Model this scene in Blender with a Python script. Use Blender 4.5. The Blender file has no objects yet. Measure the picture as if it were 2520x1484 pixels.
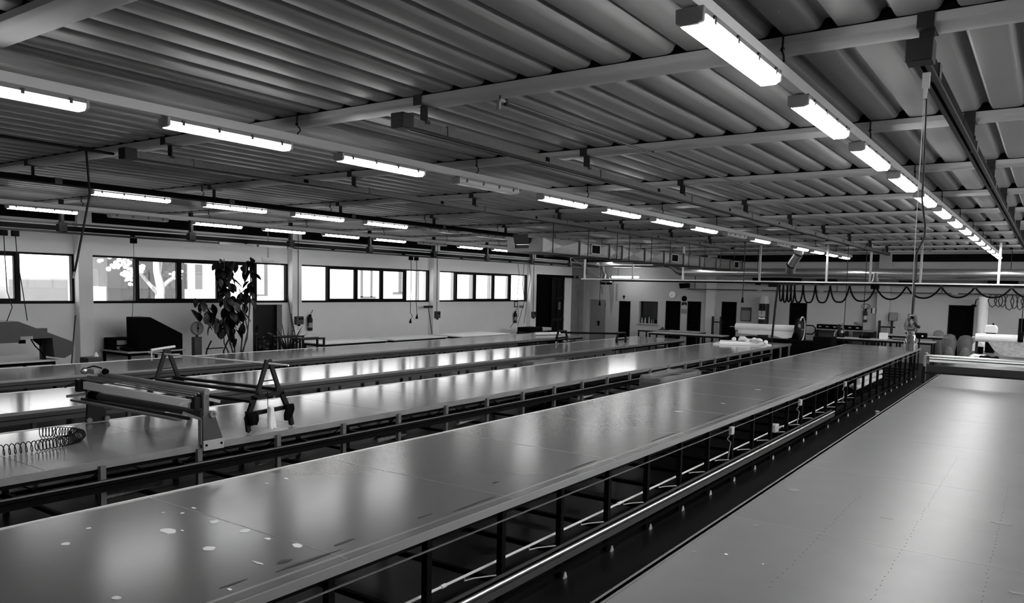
import bpy, bmesh, math, random
from mathutils import Vector, Matrix
SC = bpy.context.scene
COL = SC.collection
R = random.Random(7)
PI = math.pi

# ------------------------------------------------------------------ camera, sky, sun, exposure
EYE = Vector((0.0, 0.0, 2.5))
YAW, PITCH, ROLL = 0.6075, -0.0819, 0.022
FPX, PPY = 1903.3, 862.6
fw = Vector((-math.sin(YAW)*math.cos(PITCH), math.cos(YAW)*math.cos(PITCH), math.sin(PITCH)))
rt = Vector((math.cos(YAW), math.sin(YAW), 0)); up = rt.cross(fw)
r2 = rt*math.cos(ROLL)+up*math.sin(ROLL); u2 = up*math.cos(ROLL)-rt*math.sin(ROLL)
cd = bpy.data.cameras.new('camera'); cam = bpy.data.objects.new('camera', cd); COL.objects.link(cam)
M = Matrix((r2, u2, -fw)).transposed().to_4x4(); M.translation = EYE
cam.matrix_world = M
cd.sensor_width = 36.0; cd.lens = 36.0*FPX/2520.0; cd.shift_y = (PPY-742.0)/2520.0
cd.clip_start = 0.05; cd.clip_end = 300
SC.camera = cam
SC.view_settings.view_transform = 'Standard'; SC.view_settings.look = 'None'
SC.view_settings.gamma = 1.0; SC.view_settings.use_curve_mapping = False
SC.view_settings.exposure = -0.15

wd = bpy.data.worlds.new('sky'); SC.world = wd; wd.use_nodes = True
nt = wd.node_tree; nt.nodes.clear()
o_ = nt.nodes.new('ShaderNodeOutputWorld'); bg = nt.nodes.new('ShaderNodeBackground')
sk = nt.nodes.new('ShaderNodeTexSky'); sk.sky_type = 'NISHITA'; sk.sun_disc = False
sk.sun_elevation = math.radians(48); sk.sun_rotation = math.radians(150)
bw = nt.nodes.new('ShaderNodeRGBToBW')
nt.links.new(sk.outputs[0], bw.inputs[0]); nt.links.new(bw.outputs[0], bg.inputs[0]); nt.links.new(bg.outputs[0], o_.inputs[0])
bg.inputs[1].default_value = 0.8
sd = bpy.data.lights.new('sun', 'SUN'); sun = bpy.data.objects.new('sun', sd); COL.objects.link(sun)
sd.energy = 16.0; sd.angle = math.radians(0.6)
sun.rotation_euler = Vector((-0.30, 0.58, -0.75)).to_track_quat('-Z', 'Y').to_euler()
LAMP = 58.0

# ------------------------------------------------------------------ materials (monochrome picture: grey values)
MATS = {}
def mat(name, v, rough=0.5, metal=0.0, var=0.0, scale=4.0, bump=0.0, bscale=30.0, spec=0.5, stretch=None, rvar=0.0, coat=0.0):
    m = bpy.data.materials.new(name); m.use_nodes = True
    t = m.node_tree; b = t.nodes['Principled BSDF']
    b.inputs['Base Color'].default_value = (v, v, v, 1); b.inputs['Roughness'].default_value = rough
    b.inputs['Metallic'].default_value = metal; b.inputs['Specular IOR Level'].default_value = spec
    if coat: b.inputs['Coat Weight'].default_value = coat; b.inputs['Coat Roughness'].default_value = 0.1
    if var or bump or rvar:
        g = t.nodes.new('ShaderNodeNewGeometry'); mp = t.nodes.new('ShaderNodeMapping')
        t.links.new(g.outputs['Position'], mp.inputs[0])
        if stretch: mp.inputs['Scale'].default_value = stretch
    if var or rvar:
        n = t.nodes.new('ShaderNodeTexNoise'); n.inputs['Scale'].default_value = scale
        n.inputs['Detail'].default_value = 6; n.inputs['Roughness'].default_value = 0.6
        t.links.new(mp.outputs[0], n.inputs['Vector'])
    if var:
        cr = t.nodes.new('ShaderNodeMapRange')
        cr.inputs['From Min'].default_value = 0.15; cr.inputs['From Max'].default_value = 0.85
        cr.inputs['To Min'].default_value = max(0.0, v*(1-var)); cr.inputs['To Max'].default_value = min(1.0, v*(1+var))
        t.links.new(n.outputs[0], cr.inputs[0]); t.links.new(cr.outputs[0], b.inputs['Base Color'])
    if rvar:
        c2 = t.nodes.new('ShaderNodeMapRange'); c2.inputs['From Min'].default_value = 0.15; c2.inputs['From Max'].default_value = 0.85
        c2.inputs['To Min'].default_value = max(0.02, rough-rvar); c2.inputs['To Max'].default_value = rough+rvar
        t.links.new(n.outputs[0], c2.inputs[0]); t.links.new(c2.outputs[0], b.inputs['Roughness'])
    if bump:
        n2 = t.nodes.new('ShaderNodeTexNoise'); n2.inputs['Scale'].default_value = bscale; n2.inputs['Detail'].default_value = 3
        t.links.new(mp.outputs[0], n2.inputs['Vector'])
        bp = t.nodes.new('ShaderNodeBump'); bp.inputs['Strength'].default_value = bump; bp.inputs['Distance'].default_value = 0.02
        t.links.new(n2.outputs[0], bp.inputs['Height']); t.links.new(bp.outputs[0], b.inputs['Normal'])
    MATS[name] = m
    return m
def emit(name, s, v=1.0):
    m = bpy.data.materials.new(name); m.use_nodes = True; t = m.node_tree
    b = t.nodes['Principled BSDF']; b.inputs['Base Color'].default_value = (.8, .8, .8, 1)
    b.inputs['Emission Color'].default_value = (v, v, v, 1); b.inputs['Emission Strength'].default_value = s
    MATS[name] = m; return m
def glassy(name, tint=1.0, refl=0.08, rough=0.02):
    m = bpy.data.materials.new(name); m.use_nodes = True; t = m.node_tree; t.nodes.clear()
    o = t.nodes.new('ShaderNodeOutputMaterial'); mx = t.nodes.new('ShaderNodeMixShader')
    a = t.nodes.new('ShaderNodeBsdfTransparent'); a.inputs[0].default_value = (tint, tint, tint, 1)
    g = t.nodes.new('ShaderNodeBsdfGlossy'); g.inputs['Roughness'].default_value = rough
    lw = t.nodes.new('ShaderNodeLayerWeight'); lw.inputs['Blend'].default_value = 0.5
    pw = t.nodes.new('ShaderNodeMath'); pw.operation = 'POWER'; pw.inputs[1].default_value = 5.0
    mu = t.nodes.new('ShaderNodeMath'); mu.operation = 'MULTIPLY_ADD'; mu.inputs[1].default_value = 0.6; mu.inputs[2].default_value = 0.03+refl
    t.links.new(lw.outputs['Facing'], pw.inputs[0]); t.links.new(pw.outputs[0], mu.inputs[0]); t.links.new(mu.outputs[0], mx.inputs[0])
    t.links.new(a.outputs[0], mx.inputs[1]); t.links.new(g.outputs[0], mx.inputs[2]); t.links.new(mx.outputs[0], o.inputs[0])
    MATS[name] = m; return m

mat('deck', .21, .5, var=.06, scale=1.2, spec=.3)
mat('purlin', .36, .55, var=.08, scale=2, spec=.3)
mat('channel', .85, .45, var=.05)
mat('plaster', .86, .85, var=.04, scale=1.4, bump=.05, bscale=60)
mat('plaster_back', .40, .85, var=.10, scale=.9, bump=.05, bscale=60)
mat('plaster_far', .75, .9)
mat('plaster_pier', .50, .85)
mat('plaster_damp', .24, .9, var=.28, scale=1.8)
mat('floor', .005, .4, var=.3, scale=1.3, spec=.10)
mat('roof', .2, .9)
mat('galv', .075, .5, .6, var=.30, scale=22)
mat('galv_bright', .62, .30, .9, var=.06, scale=3)
mat('duct', .17, .38, .8, var=.25, scale=3)
mat('rail_dark', .005, .8, var=.3, scale=9, spec=.05)
mat('black_steel', .003, .45, spec=.2)
mat('black', .002, .8, spec=.05)
mat('black_gloss', .002, .3, spec=.2)
mat('dark_grey', .012, .55, var=.2, spec=.25)
mat('mid_grey', .05, .5, var=.12, spec=.4)
mat('grey', .17, .5, var=.08)
mat('light_grey', .36, .5, var=.06)
mat('white', .80, .5, var=.04)
mat('paper', .85, .8)
mat('cloth_white', .78, .9, var=.10, scale=12, bump=.3, bscale=40)
mat('cloth_black', .004, .95, spec=.05)
mat('cloth_grey', .22, .9, var=.5, scale=14)
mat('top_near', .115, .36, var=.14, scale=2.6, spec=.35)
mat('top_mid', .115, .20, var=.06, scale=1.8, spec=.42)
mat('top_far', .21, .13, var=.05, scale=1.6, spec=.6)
mat('edge', .17, .38, .3, var=.35, scale=9, stretch=(1, .35, 1))
mat('trim_near', .12, .5, var=.2, scale=6, spec=.3)
mat('edge_bright', .70, .3, .5)
mat('seam', .32, .32, .2)
mat('seam_dark', .05, .6)
mat('post', .12, .5, var=.25, scale=8, spec=.3)
mat('post_dark', .002, .6, spec=.08)
mat('pipe_white', .66, .45)
mat('frame_black', .002, .5, spec=.1)
mat('leaf', .004, .4, spec=.25)
mat('leaf_light', .02, .4, spec=.3)
mat('stem', .05, .7)
mat('soil', .02, .95)
mat('facade', .82, .9)
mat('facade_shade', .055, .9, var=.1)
mat('facade_window', .05, .4)
mat('facade_trim', .11, .9)
mat('ground_out', .5, .95, var=.1)
mat('bark', .42, .9, var=.3, scale=14)
mat('blossom', .85, .8)
mat('hood_grey', .045, .5, var=.08)
mat('rust', .10, .7, .2, var=.8, scale=16)
mat('diffuser_off', .42, .2)
glassy('glass', .97, .0); glassy('glass_dark', .10, .05); glassy('plastic', .62, .10, .12)
m = mat('film', .16, .4); m.node_tree.nodes['Principled BSDF'].inputs['Alpha'].default_value = .5
for rn_, k_ in (('A', .65), ('B', 1.05), ('C', .46), ('D', .42), ('E', 2.3)): emit('tube_'+rn_, LAMP*k_)
MATS['tube_on'] = MATS['tube_C']

# ------------------------------------------------------------------ mesh helpers
class MB:
    def __init__(s): s.v = []; s.f = []
    def add(s, vs, fs):
        n = len(s.v); s.v += [tuple(p) for p in vs]; s.f += [tuple(i+n for i in f) for f in fs]; return s
    def box(s, x0, x1, y0, y1, z0, z1):
        return s.add([(x0,y0,z0),(x1,y0,z0),(x1,y1,z0),(x0,y1,z0),(x0,y0,z1),(x1,y0,z1),(x1,y1,z1),(x0,y1,z1)],
                     [(0,3,2,1),(4,5,6,7),(0,1,5,4),(1,2,6,5),(2,3,7,6),(3,0,4,7)])
    def bar(s, p, q, w, h, upv=(0,0,1)):
        p, q = Vector(p), Vector(q); d = (q-p).normalized(); u = Vector(upv)
        if abs(d.dot(u)) > .98: u = Vector((0,1,0))
        a = d.cross(u).normalized()*w/2; b = a.cross(d).normalized()*h/2
        vs = [p-a-b,p+a-b,p+a+b,p-a+b,q-a-b,q+a-b,q+a+b,q-a+b]
        return s.add(vs, [(0,3,2,1),(4,5,6,7),(0,1,5,4),(1,2,6,5),(2,3,7,6),(3,0,4,7)])
    def tube(s, pts, r, n=8, caps=True):
        pts = [Vector(p) for p in pts]; m = len(pts)
        rs = r if isinstance(r, (list, tuple)) else [r]*m
        t0 = (pts[1]-pts[0]).normalized(); ref = Vector((0,0,1)) if abs(t0.z) < .9 else Vector((1,0,0))
        u = t0.cross(ref).normalized(); vs = []; fs = []
        for i, p in enumerate(pts):
            t = (pts[min(i+1,m-1)]-pts[max(i-1,0)])
            t = t.normalized() if t.length > 1e-9 else t0
            u = (u-t*u.dot(t)); u = u.normalized() if u.length > 1e-6 else t.orthogonal().normalized()
            w = t.cross(u)
            for k in range(n):
                a = 2*PI*k/n; vs.append(p+(u*math.cos(a)+w*math.sin(a))*rs[i])
        for i in range(m-1):
            for k in range(n):
                k2 = (k+1) % n; fs.append((i*n+k, i*n+k2, (i+1)*n+k2, (i+1)*n+k))
        if caps: fs.append(tuple(range(n-1,-1,-1))); fs.append(tuple((m-1)*n+k for k in range(n)))
        return s.add(vs, fs)
    def lathe(s, c, prof, n=16, axis='z'):
        vs = []; fs = []; m = len(prof); c = Vector(c)
        for r, z in prof:
            for k in range(n):
                a = 2*PI*k/n; x, y = r*math.cos(a), r*math.sin(a)
                vs.append(c+Vector({'z': (x,y,z), 'x': (z,x,y), 'y': (x,z,y)}[axis]))
        for i in range(m-1):
            for k in range(n):
                k2 = (k+1) % n; fs.append((i*n+k, i*n+k2, (i+1)*n+k2, (i+1)*n+k))
        fs.append(tuple(range(n-1,-1,-1))); fs.append(tuple((m-1)*n+k for k in range(n)))
        return s.add(vs, fs)
    def prism(s, poly, vec):
        vec = Vector(vec); n = len(poly); vs = [Vector(p) for p in poly]; vs += [p+vec for p in vs]
        fs = [tuple(range(n-1,-1,-1)), tuple(range(n,2*n))]+[(i,(i+1)%n,n+(i+1)%n,n+i) for i in range(n)]
        return s.add(vs, fs)
    def ball(s, c, rx, ry=None, rz=None, n=10, m=6):
        ry = ry or rx; rz = rz or rx; c = Vector(c); vs = []; fs = []
        for i in range(m+1):
            th = PI*i/m; zz = math.cos(th); rr = max(math.sin(th), .02)
            for k in range(n):
                a = 2*PI*k/n; vs.append(c+Vector((rx*rr*math.cos(a), ry*rr*math.sin(a), rz*zz)))
        for i in range(m):
            for k in range(n): fs.append((i*n+k,(i+1)*n+k,(i+1)*n+(k+1)%n,i*n+(k+1)%n))
        fs.append(tuple(range(n))); fs.append(tuple(m*n+k for k in range(n-1,-1,-1)))
        return s.add(vs, fs)
    def mesh(s, name, origin=Vector((0,0,0)), smooth=True, recalc=True):
        me = bpy.data.meshes.new(name); me.from_pydata([Vector(p)-origin for p in s.v], [], s.f)
        if recalc:
            bm = bmesh.new(); bm.from_mesh(me); bmesh.ops.recalc_face_normals(bm, faces=bm.faces[:]); bm.to_mesh(me); bm.free()
        if smooth:
            me.polygons.foreach_set('use_smooth', [True]*len(me.polygons))
            me.set_sharp_from_angle(angle=math.radians(38))
        me.update(); return me
ORG = {}
def org(o): return ORG.get(o.name, Vector((0,0,0))) if o else Vector((0,0,0))
def link(name, me, material, parent=None, loc=None):
    o = bpy.data.objects.new(name, me); COL.objects.link(o)
    if me is not None and material and not me.materials: me.materials.append(MATS[material])
    if parent is not None: o.parent = parent
    if loc is not None: o.location = loc
    return o
def part(name, mb, material, parent, bevel=0.0, smooth=True):
    w = org(parent); o = link(name, mb.mesh(name, w, smooth), material, parent); ORG[o.name] = w
    if bevel:
        b = o.modifiers.new('bevel', 'BEVEL'); b.width = bevel; b.segments = 2; b.limit_method = 'ANGLE'
    return o
def tag(o, label, cat, group=None, kind=None):
    o['label'] = label; o['category'] = cat
    if group: o['group'] = group
    if kind: o['kind'] = kind
    return o
def thing(name, label, cat, loc, group=None, kind=None):
    o = bpy.data.objects.new(name, None); COL.objects.link(o); o.location = loc; o.empty_display_size = .1
    ORG[o.name] = Vector(loc); return tag(o, label, cat, group, kind)
def solo(name, mb, material, label, cat, loc, group=None, kind=None, bevel=0.0, smooth=True):
    loc = Vector(loc); o = link(name, mb.mesh(name, loc, smooth), material, None, loc); ORG[o.name] = loc
    if bevel:
        b = o.modifiers.new('bevel', 'BEVEL'); b.width = bevel; b.segments = 2; b.limit_method = 'ANGLE'
    return tag(o, label, cat, group, kind)
def dup(root, off, label):
    off = Vector(off)
    def cp(o, par):
        c = o.copy(); COL.objects.link(c); c.parent = par
        for ch in [k for k in o.children]: cp(ch, c)
        return c
    r = cp(root, None); r.location = root.location+off; r['label'] = label; return r
def holes_wall(mb, axis, c0, c1, a0, a1, z0, z1, holes):
    """slab of wall between c0 and c1 along its normal; a = run along the wall; holes = (a0,a1,z0,z1)"""
    A = sorted({a0, a1}|{v for h in holes for v in h[:2] if a0 < v < a1}); Z = sorted({z0, z1}|{v for h in holes for v in h[2:] if z0 < v < z1})
    for i in range(len(A)-1):
        for j in range(len(Z)-1):
            am, zm = (A[i]+A[i+1])/2, (Z[j]+Z[j+1])/2
            if any(h[0] < am < h[1] and h[2] < zm < h[3] for h in holes): continue
            if axis == 'x': mb.box(c0, c1, A[i], A[i+1], Z[j], Z[j+1])
            else: mb.box(A[i], A[i+1], c0, c1, Z[j], Z[j+1])
    return mb
NTH = ['first','second','third','fourth','fifth','sixth','seventh','eighth','ninth','tenth','eleventh','twelfth','thirteenth','fourteenth','fifteenth','sixteenth','seventeenth']

# ------------------------------------------------------------------ setting
WX, DY, XR, YF = -18.8, 32.2, 4.4, -3.0      # window wall, back wall, right wall, wall behind the camera
ZD = 4.125                                    # underside of the roof sheets
solo('floor', MB().box(WX-.3, XR+.3, YF-.3, DY+.3, -.12, 0), 'floor', 'dark smooth factory floor between the long tables', 'floor', (0,0,0), kind='structure')

# roof: fluted sheets bay by bay, purlins below
PUR = [2.22+2.866*k for k in range(-1, 11)]
ceil = thing('ceiling', 'grey fluted metal roof on white purlins', 'ceiling', (0,0,0), kind='structure')
def flute(y0, y1):
    mb = MB(); prof = []; p = .325; x = WX-.25
    shape = [(0,.0),(.09,-.003),(.18,.0),(.205,.006),(.222,.02),(.232,.042),(.242,.058),(.256,.064),(.272,.064),(.286,.058),(.296,.042),(.306,.02),(.316,.006)]
    while x < XR+.3:
        for dx, dz in shape: prof.append((x+dx*1.0, ZD+dz))
        x += p
    prof.append((x, ZD)); n = len(prof)
    vs = [(a, y0, z) for a, z in prof]+[(a, y1, z) for a, z in prof]
    vs += [(a, y0, z+.012) for a, z in prof]+[(a, y1, z+.012) for a, z in prof]
    fs = [(i, n+i, n+i+1, i+1) for i in range(n-1)]+[(2*n+i, 2*n+i+1, 3*n+i+1, 3*n+i) for i in range(n-1)]
    mb.add(vs, fs); return mb
ys = [YF-.3]+[p+.12 for p in PUR]+[DY+.3]
for i in range(len(ys)-1):
    if ys[i+1] - ys[i] > .1:
        o = link('roof_sheet', flute(ys[i], ys[i+1]).mesh('roof_sheet', recalc=False), 'deck', ceil)
for y in PUR:
    part('purlin', MB().prism([(WX-.25,y,ZD-.012),(WX-.25,y,ZD-.058),(WX-.25,y+.008,ZD-.066),(WX-.25,y+.06,ZD-.076),(WX-.25,y+.14,ZD-.080),(WX-.25,y+.22,ZD-.076),(WX-.25,y+.24,ZD-.066),(WX-.25,y+.24,ZD-.012)], (XR+.5-WX,0,0)), 'purlin', ceil)
    part('profile_filler', MB().box(WX-.25, XR+.25, y+.012, y+.22, ZD-.012, ZD+.072), 'black', ceil)  # black strip filling the sheet grooves over the purlin
part('roof_slab', MB().box(WX-.4, XR+.4, YF-.4, DY+.4, ZD+.2, ZD+.32), 'roof', ceil)  # unseen slab added above the sheets to keep sky light out

# window wall
SILL, HEAD = 1.89, 3.04
BAYS = [(3.2, 9.03), (9.36, 15.20), (15.55, 21.60), (21.95, 28.05)]
D1 = (13.97, 15.0, 0, 1.83); D2 = (28.84, 31.28, 0, 3.05)
wl = thing('wall_left', 'white plastered wall with a strip of windows', 'wall', (WX,0,0), kind='structure')
mb = holes_wall(MB(), 'x', WX-.3, WX, YF-.3, DY+.3, 0, ZD+.2, [(a, b, SILL, HEAD) for a, b in BAYS]+[D1, D2])
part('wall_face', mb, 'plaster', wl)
for y0, y1 in ((2.87, 3.2), (9.03, 9.36), (15.20, 15.55), (21.60, 21.95), (28.05, 28.40)):
    part('pilaster', MB().box(WX-.05, WX+.23, y0, y1, 0, 4.03), 'plaster', wl, .008)
MUL = [[4.2, 5.42, 6.62, 7.83], [10.55, 11.70, 12.88, 14.06], [16.80, 18.0, 19.19, 20.35], [23.2, 24.39, 25.63, 26.80]]
for n, ((a, b), ms) in enumerate(zip(BAYS, MUL)):
    w = thing('window_%d' % (n+1), 'black framed strip window, ' + NTH[n] + ' from the left edge of the picture', 'window', (WX,a,SILL), kind='structure')
    fr = MB(); x0, x1 = WX-.10, WX+.015
    fr.box(x0, x1, a, b, SILL, SILL+.06).box(x0, x1, a, b, HEAD-.045, HEAD).box(x0, x1, a, a+.05, SILL, HEAD).box(x0, x1, b-.05, b, SILL, HEAD)
    part('window_frame', fr, 'frame_black', w)
    for m in ms: part('mullion', MB().box(x0, x1, m-.045, m+.045, SILL+.06, HEAD-.045), 'frame_black', w)
    eds = [a+.05]+[v for m in ms for v in (m-.045, m+.045)]+[b-.05]
    for k in range(5):
        p0, p1 = eds[2*k], eds[2*k+1]
        if k in (1, 2, 3):
            t = .05; s = MB().box(x0+.02, x1-.02, p0, p1, SILL+.06, SILL+.115).box(x0+.02, x1-.02, p0, p1, HEAD-.10, HEAD-.045)
            s.box(x0+.02, x1-.02, p0, p0+.022, SILL+.115, HEAD-.10).box(x0+.02, x1-.02, p1-.022, p1, SILL+.115, HEAD-.10)
            sh = part('sash', s, 'frame_black', w)
            part('pane', MB().box(WX-.05, WX-.046, p0+.02, p1-.02, SILL+.11, HEAD-.095), 'glass', sh)
        else: part('pane', MB().box(WX-.06, WX-.056, p0, p1, SILL+.06, HEAD-.045), 'glass', w)
d = thing('door_1', 'black doorway under the windows behind the tall plant', 'door', (WX,13.97,0), kind='structure')
part('door_leaf', MB().box(WX-.29, WX-.24, 13.97, 15.0, 0, 1.83), 'black_gloss', d)
part('door_handle', MB().tube([(WX-.24,14.1,.98),(WX-.18,14.1,.98),(WX-.18,14.22,.98)], .012), 'galv', d)
d = thing('door_2', 'tall black sliding door in the window wall by the corner', 'door', (WX,28.84,0), kind='structure')
part('door_leaf', MB().box(WX-.20, WX-.15, 28.84, 30.5, 0, 3.05), 'black', d)
part('door_backing', MB().box(WX-.34, WX-.30, 28.7, 31.4, 0, 3.15), 'black', d)  # unseen plate added behind the leaves to stop outside light
part('door_rail', MB().box(WX, WX+.12, 28.84, 32.0, 3.0, 3.09), 'black', d)
lf = part('door_leaf', MB().box(WX-.10, WX-.05, 30.2, 31.28, 0, 3.0), 'black_gloss', d)
for z0, z1 in ((.05,.11),(.98,1.10),(2.02,2.08),(2.9,2.98)): part('rail', MB().box(WX-.05, WX-.02, 30.2, 31.28, z0, z1), 'dark_grey', lf)
for y in (30.22, 30.72, 31.22): part('stile', MB().box(WX-.05, WX-.02, y-.03, y+.03, 0, 3.0), 'dark_grey', lf)
part('notice', MB().box(WX-.045, WX-.018, 30.78, 30.95, 1.5, 1.85), 'grey', lf)

# back wall
wb = thing('wall_back', 'grey white back wall with black doorways', 'wall', (0,DY,0), kind='structure')
DO = [(-17.9,-17.1,0,2.0), (-16.41,-15.83,0,1.97), (-14.1,-13.4,0,2.04), (-13.08,-12.46,0,2.05), (-11.55,-10.9,0,2.08), (-8.72,-8.04,0,2.12), (-3.08,-2.27,0,2.2), (-.92,.0,0,1.80)]
OW = (-15.41,-14.48,.99,1.99)
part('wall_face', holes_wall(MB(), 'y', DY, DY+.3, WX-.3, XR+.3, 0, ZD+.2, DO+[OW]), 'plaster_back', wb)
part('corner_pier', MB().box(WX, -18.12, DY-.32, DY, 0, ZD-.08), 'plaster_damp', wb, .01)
for x0, x1 in ((-12.19,-11.79), (-5.46,-5.03)): part('pilaster', MB().box(x0, x1, DY-.2, DY+.02, 0, ZD-.08), 'plaster_pier' if x0 < -10 else 'plaster_back', wb, .008)
part('cornice', MB().box(-18.1, XR, DY-.035, DY, 3.18, 3.22), 'plaster_back', wb)
for i, (pts, zs) in enumerate([([(-17.0,2.9),(-16.72,2.9),(-16.70,2.1),(-16.82,1.2),(-16.9,1.9)], 0), ([(-16.62,2.75),(-16.5,2.75),(-16.52,1.95),(-16.6,1.95)], 0), ([(-17.4,2.65),(-17.28,2.62),(-17.27,2.2),(-17.36,2.3)], 0)]):
    part('damp_stain', MB().prism([(x, DY-.004, z) for x, z in pts], (0,.01,0)), 'plaster_damp', wb)
part('damp_stain', MB().prism([(-18.42,DY-.324,1.6),(-18.36,DY-.324,1.62),(-18.34,DY-.324,.9),(-18.3,DY-.324,.2),(-18.45,DY-.324,.2)], (0,.01,0)), 'grey', wb)
labs = ['pale grey metal fire door near the left corner of the back wall', 'narrow dark doorway under the small wall cross', 'black doorway under the round clock',
        'black doorway right of the round warning sign', 'black doorway between the pillar and the framed poster', 'black doorway behind the fabric roll machine', 'wide black doorway behind the hanging cable loops', 'dark doorway at the right edge of the back wall']
for n, (x0, x1, z0, z1) in enumerate(DO):
    d = thing('door_%d' % (n+3), labs[n], 'door', (x0,DY,0), kind='structure')
    if n == 0:
        part('door_leaf', MB().box(x0, x1, DY-.03, DY+.03, 0, z1), 'grey', d, .005)
        part('door_handle', MB().box(x0+.42, x0+.50, DY-.06, DY-.03, .78, 1.0).box(x0+.38, x0+.54, DY-.09, DY-.06, .95, .99), 'black', d)
        for z in (.3, 1.75): part('hinge', MB().tube([(x1-.01,DY-.04,z-.08),(x1-.01,DY-.04,z+.08)], .015), 'dark_grey', d)
    else:
        part('door_leaf', MB().box(x0, x1, DY+.16, DY+.2, 0, z1), 'black', d)  # black fill stands for the dark room behind the open doorway
        part('door_frame', MB().box(x0, x0+.03, DY-.01, DY+.2, 0, z1).box(x1-.03, x1, DY-.01, DY+.2, 0, z1).box(x0, x1, DY-.01, DY+.2, z1-.03, z1), 'black_steel', d)
        part('door_handle', MB().tube([(x0+.1,DY+.16,1.0),(x0+.1,DY+.11,1.0),(x0+.2,DY+.11,1.0)], .012), 'dark_grey', d)
w5 = thing('window_5', 'small square hatch window with bottles on its sill', 'window', (OW[0],DY,OW[2]), kind='structure')
part('window_niche', MB().box(OW[0], OW[1], DY+.26, DY+.3, OW[2], OW[3]), 'black', w5)  # black plate stands for the dark room behind the hatch
part('window_frame', MB().box(OW[0], OW[0]+.04, DY+.2, DY+.26, OW[2], OW[3]).box(OW[1]-.04, OW[1], DY+.2, DY+.26, OW[2], OW[3]).box(OW[0], OW[1], DY+.2, DY+.26, OW[3]-.04, OW[3]), 'dark_grey', w5)
part('window_sill', MB().box(OW[0]-.05, OW[1]+.05, DY-.06, DY+.26, OW[2]-.05, OW[2]), 'light_grey', w5, .006)
part('pane', MB().box(OW[0]+.04, OW[1]-.04, DY+.24, DY+.245, OW[2], OW[3]-.04), 'glass', w5)
wr = thing('wall_right', 'plastered right wall with a strip of windows, out of the picture', 'wall', (XR,0,0), kind='structure')
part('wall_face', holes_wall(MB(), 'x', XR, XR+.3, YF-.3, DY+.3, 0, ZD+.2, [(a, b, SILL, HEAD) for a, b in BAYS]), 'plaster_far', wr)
for n, ((a, b), ms) in enumerate(zip(BAYS, MUL)):  # unseen windows added to brighten the ceiling on this side
    w = thing('window_%d' % (n+6), 'black framed strip window in the right wall, ' + NTH[n] + ' from the camera', 'window', (XR,a,SILL), kind='structure')
    part('window_frame', MB().box(XR-.01, XR+.1, a, b, SILL, SILL+.06).box(XR-.01, XR+.1, a, b, HEAD-.05, HEAD), 'frame_black', w)
    for m in [a+.03]+ms+[b-.03]: part('mullion', MB().box(XR-.01, XR+.1, m-.03, m+.03, SILL+.06, HEAD-.05), 'frame_black', w)
    for m0, m1 in zip([a+.03]+ms, ms+[b-.03]): part('pane', MB().box(XR+.05, XR+.054, m0+.03, m1-.03, SILL+.06, HEAD-.05), 'glass', w)
solo('wall_front', MB().box(WX-.3, XR+.3, YF-.3, YF, 0, ZD+.2), 'plaster_far', 'plain plastered wall behind the camera', 'wall', (0,YF,0), kind='structure')

solo('trim_1', MB().box(WX+.01, XR-.01, DY-.12, DY-.001, 3.76, 4.03), 'rail_dark', 'dark steel beam along the top of the back wall', 'beam', (0,DY-.1,3.76), kind='structure')
solo('trim_2', MB().box(WX+.001, WX+.12, YF+.01, DY-.34, 3.80, 4.03), 'rail_dark', 'dark steel beam along the top of the window wall', 'beam', (WX,10,3.80), kind='structure')

# ------------------------------------------------------------------ outside the windows
solo('ground_outside', MB().box(-70, WX-.3, -30, 75, -.3, -.05).box(XR+.3, 60, -30, 75, -.3, -.05), 'ground_out', 'sunlit pale yard outside the windows', 'ground', (-40,20,-.3), kind='structure')
b = thing('neighbour_building', 'sunlit white building seen through the strip windows', 'building', (-27,20,0))
part('wall_face', MB().box(-29, -27, 16.95, 60, -.05, 7.5).box(-29, -27, -30, 14.05, -.05, 2.2), 'facade', b)
part('recess_wall', MB().box(-29, -26.9, 14.05, 16.95, -.05, 7.5), 'facade_shade', b)  # shade on this projecting wall is put into its darker colour
part('doorway', MB().box(-26.95, -26.85, 14.55, 14.95, 1.75, 2.85), 'facade_window', b)
part('doorway', MB().box(-26.95, -26.85, 15.3, 15.5, 1.75, 2.85), 'facade_window', b)
for y0, y1, z0, z1 in ((16.98,17.12,2.15,3.1),(17.45,17.75,2.15,3.1),(20.62,20.78,1.9,4),(20.2,20.62,1.9,1.97),(26.1,26.25,1.85,4),(26.75,26.88,1.85,4),(26.1,27.1,1.80,1.9),(28.7,28.95,2.1,4),(28.3,29.0,2.0,2.12)):
    part('shutter', MB().box(-27.05, -26.97, y0, y1, z0, z1), 'facade_trim', b)
for y in (30.0, 32.87, 34.48, 36.2, 38.04): part('drain_pipe', MB().tube([(-26.9,y,-.05),(-26.9,y,7)], .10, 10), 'facade_trim', b)
t = thing('yard_tree', 'sunlit bare branched tree outside the second window', 'tree', (-23,13.65,-.05))
part('trunk', MB().tube([(-23,13.65,-.05),(-23,13.62,1.6),(-23.02,13.68,2.3),(-23,13.55,2.75),(-23,13.5,4.2)], [.16,.15,.13,.10,.06], 10), 'bark', t)
for q in ([(-23,13.65,2.0),(-23,13.3,2.35),(-23,12.95,2.75),(-22.9,12.7,3.2)], [(-23,13.66,2.2),(-23,13.95,2.45),(-22.95,14.3,2.7)], [(-23,13.6,2.6),(-23.1,13.75,3.1),(-23.1,13.9,3.8)], [(-23,12.6,4.2),(-22.9,12.4,3.1),(-22.8,12.55,2.75)]):
    part('branch', MB().tube(q, [.08,.06,.045,.03][:len(q)], 8), 'bark', t)
bl = MB()
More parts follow.
